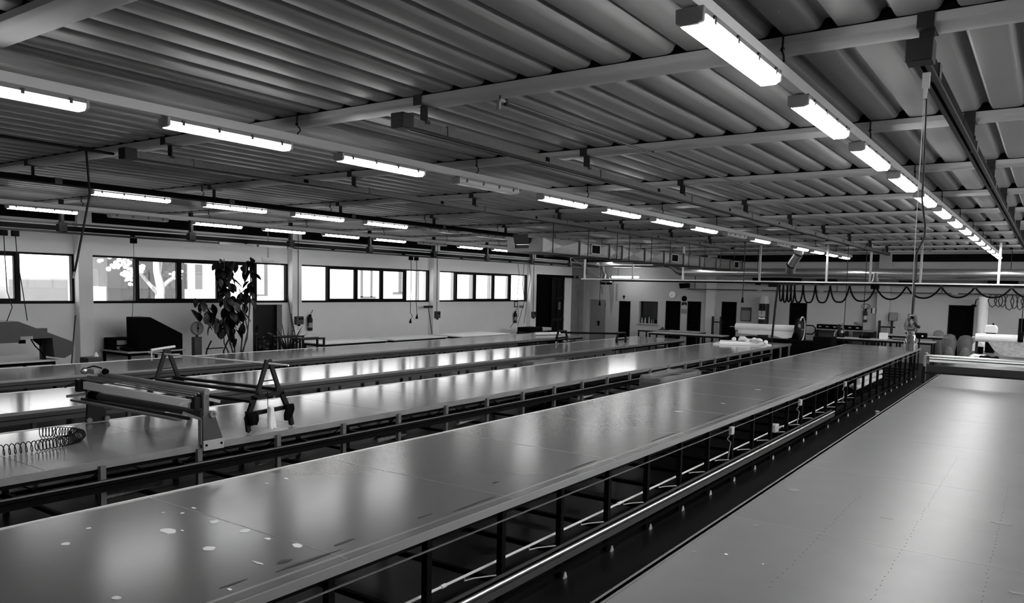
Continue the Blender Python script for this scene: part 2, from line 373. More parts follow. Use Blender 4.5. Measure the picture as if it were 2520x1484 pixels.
for c in ((-22.85,12.45,2.95,.45),(-22.85,12.1,3.15,.35),(-22.8,12.6,2.6,.25),(-22.95,14.2,2.65,.14),(-22.95,12.95,2.8,.16)):
    for k in range(26): bl.ball((c[0]+R.gauss(0,.1), c[1]+R.gauss(0,c[3]*.5), c[2]+R.gauss(0,c[3]*.45)), R.uniform(.03,.075), n=6, m=4)
o = part('blossom', bl, 'blossom', t); o['kind'] = 'stuff'
t = thing('parked_lorry', 'pale parked lorry with a dark sill outside the first window', 'lorry', (-25,11.9,-.05))
part('body', MB().box(-26.3, -24.7, 10.0, 12.0, 1.75, 2.45), 'grey', t, .05)
part('chassis', MB().box(-26.3, -24.7, 9.8, 12.05, 1.5, 1.75), 'dark_grey', t)
part('cab', MB().box(-26.3, -24.7, 8.6, 9.7, .4, 2.1), 'white', t, .08)
for y in (9.2, 11.6): part('wheel', MB().lathe((-24.7,y,.45), [(.5,-.12),(.5,.12)], 16, 'x'), 'black', t)

# ------------------------------------------------------------------ light rows
def fixture_proto():
    t = thing('fluorescent_light', 'x', 'light', (0,0,3.75)); L = 1.29; z = 3.75
    part('housing', MB().prism([(-.075,0.03,z+.055),(-.06,.03,z+.095),(.06,.03,z+.095),(.075,.03,z+.055)], (0,L-.06,0)), 'light_grey', t)
    part('diffuser', MB().prism([(-.07,.03,z+.055),(.07,.03,z+.055),(.066,.03,z+.03),(.045,.03,z+.005),(-.045,.03,z+.005),(-.066,.03,z+.03)], (0,L-.06,0)), 'tube_on', t)
    for y0, y1 in ((0,.03),(L-.03,L)):
        part('end_cap', MB().prism([(-.07,y0,z+.02),(-.072,y0,z+.09),(.072,y0,z+.09),(.07,y0,z+.02),(.04,y0,z+.008),(-.04,y0,z+.008)], (0,y1-y0,0)), 'light_grey', t, .006)
    for y in (.14,.48,.82,1.15):
        for sx in (-1,1): part('clip', MB().box(sx*.072-.008, sx*.072+.008, y-.012, y+.012, z+.035, z+.075), 'mid_grey', t)
    return t
ROWS = [('B', -1.50, 1.25*2.852, 1.916, range(0, 14), set(), 'in the row by the rightmost ceiling rail'),
        ('A', -6.13, 1.25*2.948, 1.916, range(-1, 14), {2, 7, 9}, 'in the row left of the middle rail'),
        ('C', -12.05, 6.06, 1.90, range(0, 13), {4, 5, 7}, 'in the row under the leftmost rail'),
        ('D', -16.15, 10.4, 1.916, range(-2, 11), {-1, 4}, 'in the row nearest the windows'),
        ('E', 2.9, 1.25*2.852, 1.916, range(0, 14), set(), 'in the row right of the picture')]  # unseen row added to brighten the right part of the ceiling
proto = {}
def make_light(lit, rn='C'):
    t = fixture_proto()
    for c in t.children:
        if c.name.startswith('diffuser'): c.data.materials.clear(); c.data.materials.append(MATS['tube_'+rn])
    if not lit:
        for c in t.children:
            if c.name.startswith('diffuser'):
                c.data.materials.clear(); c.data.materials.append(MATS['diffuser_off'])
                tb = MB()
                for sx in (-.03,.03): tb.tube([(sx,.05,3.79),(sx,1.24,3.79)], .013, 8)
                part('tube', tb, 'white', t)
    return t
for rn, X, Y0, pitch, ks, off, where in ROWS:
    g = 'ceiling lights ' + where
    cnt = 0
    for k in ks:
        y = Y0+pitch*k
        lit = k not in off
        key = rn if lit else 'off'
        if key not in proto: proto[key] = make_light(lit, rn); r_ = proto[key]; r_.location = (X, y, 3.75)
        else: r_ = dup(proto[key], Vector((X, y, 3.75))-proto[key].location, '')
        r_['label'] = ('glowing' if lit else 'unlit') + ' fluorescent batten, ' + NTH[cnt] + ' from the camera ' + where
        r_['group'] = g; cnt += 1
    # white channel the fittings hang from, with hooks to the purlins and a cable conduit
    ya, yb = Y0+pitch*ks[0]-.4, Y0+pitch*ks[-1]+1.8
    c = thing('light_channel', 'white steel channel carrying the lights ' + where, 'channel', (X,ya,3.85), 'light channels')
    part('channel', MB().prism([(X-.035,ya,3.848),(X+.035,ya,3.848),(X+.035,ya,3.925),(X+.025,ya,3.925),(X+.025,ya,3.856),(X-.025,ya,3.856),(X-.025,ya,3.925),(X-.035,ya,3.925)], (0,yb-ya,0)), 'channel', c)
    part('conduit', MB().tube([(X-.05,ya,3.862),(X-.05,yb,3.862)], .010, 6), 'galv_bright', c)
    for p in PUR:
        if ya < p < yb:
            part('hook', MB().tube([(X,p-.012,ZD-.01),(X,p-.012,4.02),(X,p+.02,4.0),(X,p+.03,3.97),(X,p,3.95),(X,p-.012,3.92)], .007, 6).ball((X,p-.014,4.03),.016,n=6,m=4), 'black_steel', c)

# ------------------------------------------------------------------ ceiling rails (monorails)
def rail(X, y0, y1, label, zb=3.815, w=.075, h=.095, endbox=True, dark='galv'):
    t = thing('ceiling_rail', label, 'rail', (X,y0,zb), 'galvanised ceiling rails above the tables')
    part('track', MB().box(X-w/2, X+w/2, y0, y1, zb+.02, zb+h), dark, t)
    part('slot', MB().box(X-w/2-.004, X-.012, y0, y1, zb, zb+.02).box(X+.012, X+w/2+.004, y0, y1, zb, zb+.02), 'black_steel', t)
    if endbox:
        part('end_box', MB().box(X-.07, X+.07, y0-.02, y0+.12, zb-.01, zb+h+.02), 'dark_grey', t, .006)
    for i, p in enumerate(PUR):
        if y0-.3 < p < y1:
            part('purlin_clamp', MB().box(X-.045, X+.045, p-.008, p+.004, ZD-.09, ZD).box(X-.045, X+.045, p, p+.22, ZD-.085, ZD-.074), 'dark_grey', t)
            part('hanger', MB().box(X-.04, X+.04, p+.08, p+.09, zb+h, ZD-.075).box(X-.05, X+.05, p+.06, p+.11, zb+h-.02, zb+h+.008), 'dark_grey', t)
            part('joint_sleeve', MB().box(X-w/2-.008, X+w/2+.008, p+.36, p+.46, zb+.018, zb+h+.012), 'galv', t)
            part('label_plate', MB().box(X-w/2-.002, X+w/2+.002, p+2.0, p+2.08, zb+.035, zb+.08), 'black', t)
    return t
RC = rail(-.70, 4.92, 25.5, 'dark ceiling rail with a hanging hose at the upper right', dark='rail_dark')
rail(-4.58, 4.85, 28.5, 'middle ceiling rail with a boxy end, starting near the top centre')
rail(-8.46, 4.62, 24.0, 'ceiling rail left of the long light row, joined by a pipe')
rail(-11.85, -1.0, 17.5, 'dark ceiling rail above the third row of lights', dark='rail_dark')

# ------------------------------------------------------------------ long printing tables
ZT = .855
def table(X0, X1, y0, y1, label, top, seams, seam_mat, leg_y, leg_p, post, style):
    """X0 = edge facing the camera side (right), X1 = far edge"""
    t = thing('printing_table', label, 'table', (X0, y0, 0), 'long textile printing tables')
    ed = [y0]+[s for s in seams if y0 < s < y1]+[y1]; cache = {}
    for i in range(len(ed)-1):
        L = round(ed[i+1]-ed[i]-.006, 3)
        if L not in cache: cache[L] = MB().box(X1-X0+.012, -.012, 0, L, ZT-.028, ZT).mesh('top_panel', smooth=False)
        link('top_panel', cache[L], top, t, (0, ed[i]+.003-y0, 0))
    for s in ed[1:-1]:
        part('seam_strip', MB().box(X1+.02, X0-.02, s-.0028, s+.0028, ZT-.028, ZT+(.0012 if seam_mat == 'seam' else -.002)), seam_mat, t)
    part('side_beam', MB().box(X0-.10, X0-.05, y0, y1, ZT-.11, ZT-.028), 'post_dark', t)
    part('side_beam', MB().box(X1+.05, X1+.10, y0, y1, ZT-.11, ZT-.028), 'post_dark', t)
    part('far_lip', MB().box(X1-.012, X1+.012, y0, y1, ZT-.05, ZT+(.002 if style == 'near' else .006)), 'trim_near' if style == 'near' else 'edge_bright', t)
    if style == 'mid':
        part('near_trim', MB().prism([(X0-.11,y0,ZT+.0015),(X0-.11,y0,ZT-.01),(X0+.0,y0,ZT-.02),(X0+.0,y0,ZT-.006)], (0,y1-y0,0)), 'edge', t)
        part('guide_rail', MB().prism([(X0,y0,ZT+.004),(X0+.012,y0,ZT+.010),(X0+.03,y0,ZT+.006),(X0+.036,y0,ZT-.045),(X0,y0,ZT-.045)], (0,y1-y0,0)), 'grey', t)
        part('lower_angle', MB().box(X0+.02, X0+.032, y0, y1, ZT-.128, ZT-.120), 'edge', t)
    elif style == 'near':
        part('near_trim', MB().box(X1-.03, X1+.03, y0, y1, ZT-.04, ZT+.002), 'trim_near', t)
    else:
        part('near_trim', MB().prism([(X0-.02,y0,ZT+.005),(X0+.010,y0,ZT+.006),(X0+.016,y0,ZT-.06),(X0-.02,y0,ZT-.06)], (0,y1-y0,0)), 'edge', t)
        if style == 'double':
            part('guide_rail', MB().prism([(X0+.016,y0,ZT-.03),(X0+.05,y0,ZT-.035),(X0+.05,y0,ZT-.075),(X0+.03,y0,ZT-.085),(X0+.05,y0,ZT-.09),(X0+.05,y0,ZT-.14),(X0+.016,y0,ZT-.14)], (0,min(y1,19.5)-y0,0)), 'mid_grey', t)
        else:
            part('guide_rail', MB().prism([(X0+.05,y0,.70),(X0+.11,y0,.695),(X0+.11,y0,.665),(X0+.08,y0,.65),(X0+.10,y0,.60),(X0+.05,y0,.60)], (0,min(y1,23.5)-y0,0)), 'rail_dark', t)
            part('rail_lip', MB().box(X0+.085, X0+.112, y0, min(y1,23.5), .695, .703), 'grey', t)
    # legs, cross ties and foot plates
    ym = leg_y
    while ym-leg_p > y0+.1: ym -= leg_p
    lw = .05
    leg_n = MB().box(-.025, .025, -.025, .025, 0, ZT-.03).mesh('leg'); tie = MB().box(X1-X0+.05, -.05, -.02, .02, .20, .24).box(X1-X0+.05, -.05, -.02, .02, ZT-.10, ZT-.04).mesh('cross_tie')
    ftm = MB().prism([(.03,-.03,0),(.03,.03,0),(.03,.006,.055),(.03,-.006,.055)], (.012,0,0)).lathe((.035,0,.02), [(.008,0),(.008,.012)], 8, 'x').mesh('foot_plate')
    y = ym
    while y < y1-.05:
        lx = (-.0 if style == 'mid' else (.055 if style == 'single' else -.05))
        link('leg', leg_n, post, t, (lx-.03, y-y0, 0))
        link('leg', leg_n.copy() if False else leg_n, post, t, (X1-X0+.06, y-y0, 0))
        link('cross_tie', tie, 'post_dark', t, (0, y-y0, 0))
        if style == 'mid': link('foot_plate', ftm, 'edge_bright', t, (lx, y-y0, 0))
        y += leg_p
    part('floor_rail', MB().box(X0-.09, X0-.05, y0, y1, .19, .23), 'rail_dark', t)
    part('floor_rail', MB().box(X1+.05, X1+.09, y0, y1, .19, .23), 'rail_dark', t)
    return t
sm = lambda a, p: [a+p*k for k in range(-6, 20)]
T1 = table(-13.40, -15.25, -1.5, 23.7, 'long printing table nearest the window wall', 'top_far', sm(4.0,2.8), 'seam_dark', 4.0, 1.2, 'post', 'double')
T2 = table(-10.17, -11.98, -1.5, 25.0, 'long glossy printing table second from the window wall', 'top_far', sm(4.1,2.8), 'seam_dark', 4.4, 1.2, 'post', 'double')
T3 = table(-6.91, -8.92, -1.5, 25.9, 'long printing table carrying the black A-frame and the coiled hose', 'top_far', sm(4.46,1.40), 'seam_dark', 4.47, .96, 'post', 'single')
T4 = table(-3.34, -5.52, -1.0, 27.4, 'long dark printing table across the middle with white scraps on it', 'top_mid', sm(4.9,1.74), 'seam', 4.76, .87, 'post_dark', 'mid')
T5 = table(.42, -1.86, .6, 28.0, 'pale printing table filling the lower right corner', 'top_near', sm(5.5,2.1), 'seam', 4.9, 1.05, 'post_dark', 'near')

# rails, pipe and cables along the near side of the middle table
X = -3.34
part('floor_guide', MB().tube([(X+.09,1.0,.285),(X+.09,15.4,.285)], .018, 10), 'galv_bright', T4)
part('floor_guide', MB().box(X+.06, X+.10, 1.0, 15.4, .20, .255), 'mid_grey', T4)
part('floor_guide', MB().box(X+.035, X+.05, 1.0, 15.4, .30, .32), 'mid_grey', T4)
part('floor_guide', MB().box(X+.02, X+.04, 1.0, 26, .09, .12), 'rail_dark', T4)
part('air_pipe', MB().tube([(X-.12,1.0,.345),(X-.12,18.0,.345)], .011, 8).tube([(X-.12,4.15,.345),(X-.12,4.2,.345)], .016, 8).tube([(X-.12,6.9,.345),(X-.12,6.98,.345)], .016, 8), 'pipe_white', T4)
for k in range(17):
    y = 3.05+.87*k
    part('pipe_clip', MB().tube([(X-.12,y+.5,.345),(X-.12,y+.5,.31),(X-.10,y+.6,.305),(X-.03,y+.78,.29)], .006, 6), 'light_grey', T4)
part('junction_box', MB().box(X-.16, X-.06, 12.1, 12.3, .33, .45), 'light_grey', T4, .01)
part('cable', MB().tube([(X-.1,12.25,.36),(X-.08,12.5,.38),(X-.06,12.65,.33),(X-.05,12.6,.26)], .012, 6), 'light_grey', T4)
for y in (9.85, 13.2, 16.6):
    br = part('bracket', MB().box(X-.01, X+.035, y-.05, y+.05, ZT-.21, ZT-.11), 'light_grey', T4, .004)
    part('hose', MB().tube([(X+.0,y-.02,ZT-.21),(X-.02,y-.06,ZT-.27),(X+.0,y+.02,ZT-.32),(X-.02,y+.0,.32)], .009, 6), 'grey', br)
# tape scraps stuck on the middle table top, pin holes in the pale one
def blot(x, y, rx, ry, z, seed, n=9, h=.0016):
    q = random.Random(seed); return MB().prism([(x+rx*math.cos(2*PI*k/n)*q.uniform(.65,1.15), y+ry*math.sin(2*PI*k/n)*q.uniform(.65,1.15), z) for k in range(n)], (0,0,h))
for i, (x, y, rx, ry) in enumerate([(-4.66,2.80,.07,.05),(-4.6,3.10,.042,.036),(-4.28,3.11,.04,.04),(-4.03,3.10,.03,.02),(-3.78,3.13,.05,.03),(-3.72,2.79,.05,.012),(-4.91,2.27,.035,.028),(-5.11,2.51,.02,.02),(-3.86,2.03,.035,.025),(-5.06,3.0,.014,.02),(-4.16,2.76,.05,.04),(-3.51,2.45,.02,.012),(-5.18,4.17,.03,.018),(-5.17,3.97,.03,.008),(-5.0,3.2,.03,.012),(-4.6,2.86,.02,.01),(-4.95,3.08,.018,.014),(-4.1,9.9,.05,.012),(-4.0,13.1,.06,.012),(-3.9,11.1,.04,.01)]):
    part('tape_scrap', blot(x, y, rx, ry, ZT+.0002, i), 'paper', T4)
for i, (x, y, rx, ry) in enumerate([(-3.62,2.9,.03,.05),(-3.60,3.35,.015,.10),(-3.56,2.5,.01,.12),(-3.58,4.1,.01,.10),(-3.75,5.2,.012,.05),(-3.50,1.9,.014,.25),(-3.52,3.0,.018,.22),(-3.49,4.6,.012,.3),(-3.50,6.2,.014,.35),(-3.49,8.1,.012,.4),(-3.51,9.8,.016,.35),(-3.49,11.9,.012,.5),(-3.50,14.2,.012,.5),(-3.49,17.0,.012,.7)]):
    part('dark_smear', blot(x, y, rx, ry, ZT+.0002, 50+i), 'dark_grey', T4)
for i, (x, y, rx, ry) in enumerate([(-1.86+.28,4.68,.012,.012),(-1.34,4.65,.008,.008)]): part('tape_scrap', blot(x, y, rx, ry, ZT+.0002, 70+i), 'paper', T5)
for i, (x, y, rx, ry) in enumerate([(-1.62,5.39,.022,.03),(-1.76,4.60,.022,.03),(-.06,5.08,.04,.02),(-1.68,6.6,.06,.05),(-1.74,7.9,.06,.05),(-.9,6.2,.05,.006),(-.2,6.6,.07,.02)]): part('dark_smear', blot(x, y, rx, ry, ZT+.0002, 80+i), 'grey', T5)
ph = MB()
for x, ya, yb, st in ((-1.20,4.3,6.9,.09),(-.70,4.3,9.0,.085),(-.21,4.4,8.0,.085)):
    y = ya
    while y < yb: ph.lathe((x+R.gauss(0,.004), y, ZT), [(.0035,0),(.0035,.0008)], 6); y += st
o = part('pin_holes', ph, 'black', T5); o['kind'] = 'stuff'

# ------------------------------------------------------------------ things on the table with the A-frame
# printing carriage bridging the table
c = thing('printing_carriage', 'grey roller printing carriage bridging the table at the left', 'machine', (-6.87,4.6,ZT))
part('end_plate', MB().prism([(-6.885,4.50,ZT+.006),(-6.885,4.74,ZT+.006),(-6.885,4.64,1.15),(-6.885,4.50,1.15)], (.03,0,0)), 'mid_grey', c, .004)
bp = part('base_plate', MB().box(-6.87, -6.845, 4.50, 4.73, ZT-.055, ZT+.045), 'light_grey', c, .003)
for y in (4.53, 4.70): part('bolt', MB().lathe((-6.846,y,ZT+.0), [(.012,0),(.012,.008)], 8, 'x'), 'black', bp)
part('front_flange', MB().box(-6.92, -6.87, 4.488, 4.502, ZT+.006, 1.12), 'grey', c)
part('post', MB().box(-6.90, -6.87, 4.52, 4.58, 1.15, 1.36), 'rust', c)
part('end_plate', MB().prism([(-8.90,4.36,ZT+.008),(-8.90,4.62,ZT+.008),(-8.90,4.52,1.13),(-8.90,4.38,1.13)], (.03,0,0)), 'black_steel', c, .004)
part('post', MB().box(-8.90, -8.86, 4.37, 4.43, 1.13, 1.36), 'mid_grey', c)
for y in (4.38, 4.58): part('wheel', MB().lathe((-8.86,y,ZT+.038), [(.03,0),(.03,.03)], 12, 'x'), 'grey', c)
part('lower_roller', MB().tube([(-8.86,4.42,1.175),(-6.90,4.55,1.165)], .046, 18), 'mid_grey', c)
part('roller_sleeve', MB().tube([(-8.86,4.42,1.175),(-8.70,4.43,1.174)], .050, 18), 'black', c)
part('squeegee_bar', MB().bar((-9.0,4.28,1.12),(-7.1,4.40,1.10), .06, .022), 'grey', c)
part('squeegee_bar', MB().bar((-8.9,4.33,1.135),(-7.0,4.44,1.12), .03, .03), 'dark_grey', c)
part('colour_trough', MB().bar((-8.86,4.34,1.295),(-6.98,4.45,1.268), .03, .085), 'paper', c, .004)
for dy, z in ((-.01,1.365),(.03,1.378),(.06,1.39)): part('tie_rod', MB().tube([(-8.9,4.34+dy,z),(-6.95,4.46+dy,z-.02)], .0085, 8), 'grey', c)
part('upper_tube', MB().tube([(-8.80,4.50,1.405),(-6.93,4.60,1.375)], .036, 16), 'grey', c)
part('cradle', MB().box(-6.97, -6.90, 4.44, 4.53, 1.22, 1.34), 'black_steel', c, .004)
part('cradle', MB().box(-8.95, -8.88, 4.28, 4.40, 1.22, 1.36), 'black_steel', c, .004)
part('support_arm', MB().bar((-6.98,4.36,1.19),(-6.88,4.53,1.10), .02, .026), 'grey', c)
part('support_arm', MB().bar((-7.0,4.34,1.27),(-6.95,4.46,1.31), .012, .03), 'light_grey', c)
part('support_arm', MB().bar((-6.92,4.60,1.31),(-6.89,4.72,1.27), .012, .03), 'light_grey', c)
part('support_arm', MB().bar((-8.98,4.20,1.17),(-8.86,4.42,1.20), .02, .03), 'grey', c)
part('support_arm', MB().bar((-8.98,4.18,1.28),(-8.9,4.34,1.34), .014, .03), 'dark_grey', c)
part('bearing', MB().lathe((-6.89,4.61,1.16), [(.036,0),(.036,.05),(.016,.05),(.016,.04)], 16, 'x'), 'grey', c)
mt = part('motor', MB().ball((-8.88,4.36,1.455), .04, .05, .04, 12, 8), 'galv_bright', c)
part('motor_box', MB().box(-8.86, -8.74, 4.39, 4.47, 1.42, 1.48), 'light_grey', mt, .008)
part('motor_fan', MB().lathe((-8.70,4.48,1.455), [(.02,0),(.035,.02),(.03,.06)], 10, 'x'), 'black', mt)
part('motor_cable', MB().tube([(-8.86,4.38,1.49),(-8.80,4.42,1.51),(-8.70,4.46,1.49)], .008, 6), 'black', mt)

# black A-frame
a = thing('squeegee_frame', 'black steel A-frame standing on the table beside the carriage', 'frame', (-7.07,5.45,ZT))
for X, y in ((-7.07,0.0), (-8.90,-.09)):
    part('leg', MB().bar((X,5.19+y,ZT+.018),(X,5.17+y,1.03), .04, .045).bar((X,5.165+y,1.0),(X,5.27+y,1.24), .04, .05), 'black_steel', a)
    part('leg', MB().bar((X,5.77+y,ZT+.018),(X,5.735+y,1.05), .04, .045).bar((X,5.74+y,1.02),(X,5.625+y,1.26), .04, .05), 'black_steel', a)
    part('top_beam', MB().bar((X,5.24+y,1.235),(X,5.65+y,1.265), .04, .045), 'black_steel', a)
    part('cross_beam', MB().bar((X,5.19+y,1.06),(X,5.73+y,1.085), .035, .045), 'black_steel', a)
    part('upright', MB().bar((X,5.31+y,1.28),(X,5.435+y,1.635), .03, .045), 'dark_grey', a)
    part('upright', MB().bar((X,5.60+y,1.28),(X,5.465+y,1.64), .03, .045), 'dark_grey', a)
    part('rung', MB().bar((X,5.35+y,1.405),(X,5.55+y,1.41), .012, .012), 'black_steel', a)
    for yy in (5.19, 5.77): part('foot', MB().ball((X,yy+y,ZT+.0165), .014, n=8, m=5), 'black', a)
part('long_beam', MB().bar((-8.92,5.24,1.275),(-7.05,5.34,1.285), .06, .035), 'dark_grey', a)
part('long_beam', MB().bar((-8.92,5.47,1.285),(-7.05,5.58,1.30), .06, .035), 'dark_grey', a)
part('long_beam', MB().bar((-8.92,5.14,1.18),(-7.05,5.22,1.20), .05, .03), 'black_steel', a)
part('top_rod', MB().tube([(-9.2,5.30,1.585),(-6.75,5.47,1.60)], .011, 8), 'white', a)
part('handle', MB().tube([(-9.05,5.24,1.63),(-9.05,5.56,1.66)], .016, 10).tube([(-9.05,5.25,1.63),(-9.05,5.25,1.50)], .008, 8), 'white', a)
part('wire', MB().tube([(-7.04,5.42,1.29),(-7.04,5.42,1.13)], .004, 6), 'black', a)
part('shelf', MB().bar((-7.7,5.32,1.265),(-7.2,5.34,1.268), .10, .006), 'mid_grey', a)
def rag(pts, mname, label, seed, grp):
    q = random.Random(seed); mb = MB(); n = 14
    for i, (x, y, z, rx, ry) in enumerate(pts): pass
    vs = []; fs = []
    for (x, y, z, rx, ry) in pts:
        for k in range(n):
            t_ = 2*PI*k/n; s_ = 1+.28*math.sin(3*t_+seed)+q.uniform(-.13,.13)
            vs.append((x+rx*s_*math.cos(t_), y+ry*s_*math.sin(t_), z+q.uniform(-.006,.006)))
    for i in range(len(pts)-1):
        for k in range(n): fs.append((i*n+k, i*n+(k+1)%n, (i+1)*n+(k+1)%n, (i+1)*n+k))
    fs.append(tuple(range(n))); fs.append(tuple((len(pts)-1)*n+k for k in range(n)))
    mb.add(vs, fs); x, y, z = pts[-1][:3]
    return solo('cloth_rag', mb, mname, label, 'cloth', (x,y,z), grp)
rag([(-7.0,5.42,1.135,.012,.012),(-7.0,5.425,1.12,.03,.032),(-7.0,5.43,1.06,.025,.034),(-7.0,5.43,.98,.022,.048),(-7.0,5.44,.885,.02,.052)], 'cloth_white', 'white cloth hanging from a wire on the A-frame', 3, 'rags on the A-frame')
rag([(-7.035,5.18,1.09,.04,.05),(-7.03,5.20,1.05,.055,.065),(-7.03,5.215,.99,.05,.06),(-7.03,5.22,.945,.025,.04)], 'cloth_black', 'black rag tied round the left leg of the A-frame', 4, 'rags on the A-frame')
rag([(-7.035,5.70,1.12,.04,.045),(-7.03,5.70,1.06,.05,.055),(-7.03,5.68,.99,.04,.045),(-7.03,5.67,.94,.03,.03)], 'cloth_black', 'black rag hanging at the right leg of the A-frame', 5, 'rags on the A-frame')
# coiled air hose
path = [(-7.80,1.9),(-7.80,2.6),(-7.78,3.05),(-7.76,3.36),(-7.79,3.60),(-7.88,3.78),(-8.02,3.88),(-8.18,3.88),(-8.32,3.78),(-8.40,3.66)]
pts = []; ph_ = 0.0; rr = .05
for i in range(len(path)-1):
    a0, a1 = Vector((*path[i],0)), Vector((*path[i+1],0)); L = (a1-a0).length
    pit = .046 if i < 3 else (.034 if i < 4 else .028)
    n_ = max(2, int(L/pit*14))
    d_ = (a1-a0)/n_; nrm = Vector((-d_.y, d_.x, 0)).normalized()
    for k in range(n_):
        ph_ += 2*PI*(L/pit)/n_; p_ = a0+d_*k
        pts.append(p_+nrm*rr*math.cos(ph_)+Vector((0,0,ZT+rr+.006+rr*math.sin(ph_))))
solo('coiled_hose', MB().tube(pts, .0045, 5), 'dark_grey', 'spiral coiled air hose lying at the left edge of the table', 'hose', (-7.8,3.4,ZT))

# small black carriage on the far half of the neighbouring table
c = thing('squeegee_frame', 'small black carriage frame far down the second table from the windows', 'frame', (-11.0,20.0,ZT))
for X, y in ((-11.75,19.45), (-10.22,20.25)):
    for dy in (-.28,.28):
        part('leg', MB().bar((X,y+dy,ZT+.03),(X,y+dy,1.05), .05, .05), 'black_steel', c)
        part('wheel', MB().lathe((X-.02,y+dy,ZT+.052), [(.05,0),(.05,.04)], 12, 'x'), 'light_grey', c)
    part('upright', MB().bar((X,y-.3,1.05),(X,y-.2,1.24), .04, .05).bar((X,y+.3,1.05),(X,y+.2,1.24), .04, .05), 'black_steel', c)
    part('top_plate', MB().bar((X,y-.3,1.05),(X,y+.3,1.05), .08, .05).bar((X,y-.22,1.245),(X,y+.22,1.245), .08, .03), 'black_steel', c)
part('cross_tube', MB().tube([(-11.8,19.45,1.20),(-10.15,20.25,1.22)], .03, 10), 'black_steel', c)
solo('fabric_roll', MB().tube([(-14.55,22.3,ZT+.055),(-14.1,23.45,ZT+.055)], .05, 14), 'cloth_white', 'thin white roll lying at the far end of the table by the windows', 'fabric roll', (-14.3,22.9,ZT))

# carriage across the pale right table
c = thing('printing_carriage', 'grey carriage with a white bar spanning the pale right table', 'machine', (-1.9,16.7,ZT))
for X in (-1.94, .50):
    part('leg', MB().box(X-.03, X+.03, 16.6, 16.72, ZT-.02, 1.16), 'black_steel', c, .004)
    part('end_plate', MB().prism([(X-.02,16.62,ZT+.01),(X-.02,16.86,ZT+.01),(X-.02,16.78,1.12),(X-.02,16.66,1.12)], (.03,0,0)), 'black', c)
    part('post', MB().box(X-.02, X+.02, 16.68, 16.74, 1.1, 1.36), 'grey', c)
part('top_tube', MB().tube([(-1.93,16.72,1.365),(.5,16.72,1.355)], .022, 12), 'galv_bright', c)
part('white_bar', MB().box(-1.86, .44, 16.66, 16.70, 1.25, 1.335), 'white', c, .004)
part('blade_board', MB().box(-1.88, .46, 16.48, 16.53, 1.07, 1.20), 'dark_grey', c, .004)
part('blade_edge', MB().box(-1.92, .46, 16.45, 16.48, 1.045, 1.075), 'black_steel', c)
part('tie_rod', MB().tube([(-1.9,16.60,1.31),(.46,16.60,1.305)], .01, 8), 'dark_grey', c)
part('knob', MB().ball((-1.92,16.72,1.40), .03, n=8, m=6), 'grey', c)
solo('paper_sheet', MB().prism([(-.97+.5*math.cos(PI+PI*k/12)*.62+.2, 16.655, 1.335-.10*math.sin(PI*k/12)) for k in range(13)], (0,.003,0)), 'paper', 'white paper sheet hooked over the carriage bar on the right table', 'paper', (-.77,16.65,1.3))

# fabric roll machine at the far end of the A-frame table
m = thing('fabric_winder', 'black winder holding a white fabric roll at the table end', 'machine', (-7.1,26.6,0))
Yr = 26.55
k_ = Yr/24.0
part('base', MB().box(-9.0, -6.3, Yr-.25, Yr+.35, 0, .95), 'black', m, .02)
part('fabric_roll', MB().tube([(-8.98,Yr,1.29),(-6.9,Yr,1.30)], .135, 20), 'cloth_white', m)
part('hanging_cloth', MB().prism([(-8.9,Yr-.10,1.27),(-6.98,Yr-.10,1.27),(-7.05,Yr-.13,1.02),(-7.3,Yr-.14,.98),(-7.7,Yr-.13,1.08),(-8.3,Yr-.12,1.06),(-8.85,Yr-.11,1.08)], (0,.02,0)), 'cloth_white', m)
part('spindle', MB().tube([(-9.2,Yr,1.29),(-6.7,Yr,1.30)], .02, 8), 'galv_bright', m)
hd = part('drive_head', MB().lathe((-6.86,Yr-.05,1.32), [(.34,-.05),(.36,0),(.36,.05),(.30,.09)], 22, 'x'), 'black_steel', m)
part('rim', MB().tube([(-6.75,Yr-.05+.36*math.cos(t),1.32+.40*math.sin(t)) for t in [PI*(.75-k/16*1.2) for k in range(17)]], .025, 8), 'light_grey', hd)
part('hub', MB().lathe((-6.78,Yr-.35,1.42), [(.07,0),(.07,.05),(.03,.06)], 14, 'x'), 'grey', hd)
part('handle_loop', MB().tube([(-6.62,Yr,1.45),(-6.42,Yr,1.45),(-6.34,Yr,1.38),(-6.34,Yr,1.25),(-6.42,Yr,1.17),(-6.62,Yr,1.17)], .02, 8), 'black', m)
part('side_box', MB().box(-6.3, -5.72, Yr-.4, Yr+.3, 0, 1.12), 'black', m, .03)
s = thing('paper_stack', 'stack of white boards with a crumpled cloth at the table end', 'paper stack', (-7.8,23.9,ZT))
part('board', MB().prism([(-8.55,23.2,ZT+.004),(-7.1,24.4,ZT+.004),(-7.45,24.75,ZT+.004),(-8.8,24.3,ZT+.004)], (0,0,.03)), 'white', s)
part('board', MB().prism([(-8.45,23.5,ZT+.036),(-7.3,24.45,ZT+.036),(-7.5,24.75,ZT+.036),(-8.75,24.4,ZT+.036)], (0,0,.05)), 'paper', s)
cb = MB(); q = random.Random(2)
for k in range(14): cb.ball((-7.75+q.gauss(0,.22), 24.3+q.gauss(0,.12), ZT+.10+q.uniform(0,.07)), q.uniform(.07,.14), q.uniform(.07,.12), q.uniform(.04,.08), 8, 5)
part('crumpled_cloth', cb, 'cloth_white', s)
solo('black_hood', MB().ball((-8.0,25.3,ZT+.115), .36, .2, .11, 14, 8).ball((-7.65,25.35,ZT+.105), .3, .2, .10, 12, 8), 'cloth_black', 'black cloth heap between the white boards and the fabric roll', 'cloth', (-7.9,25.3,ZT))

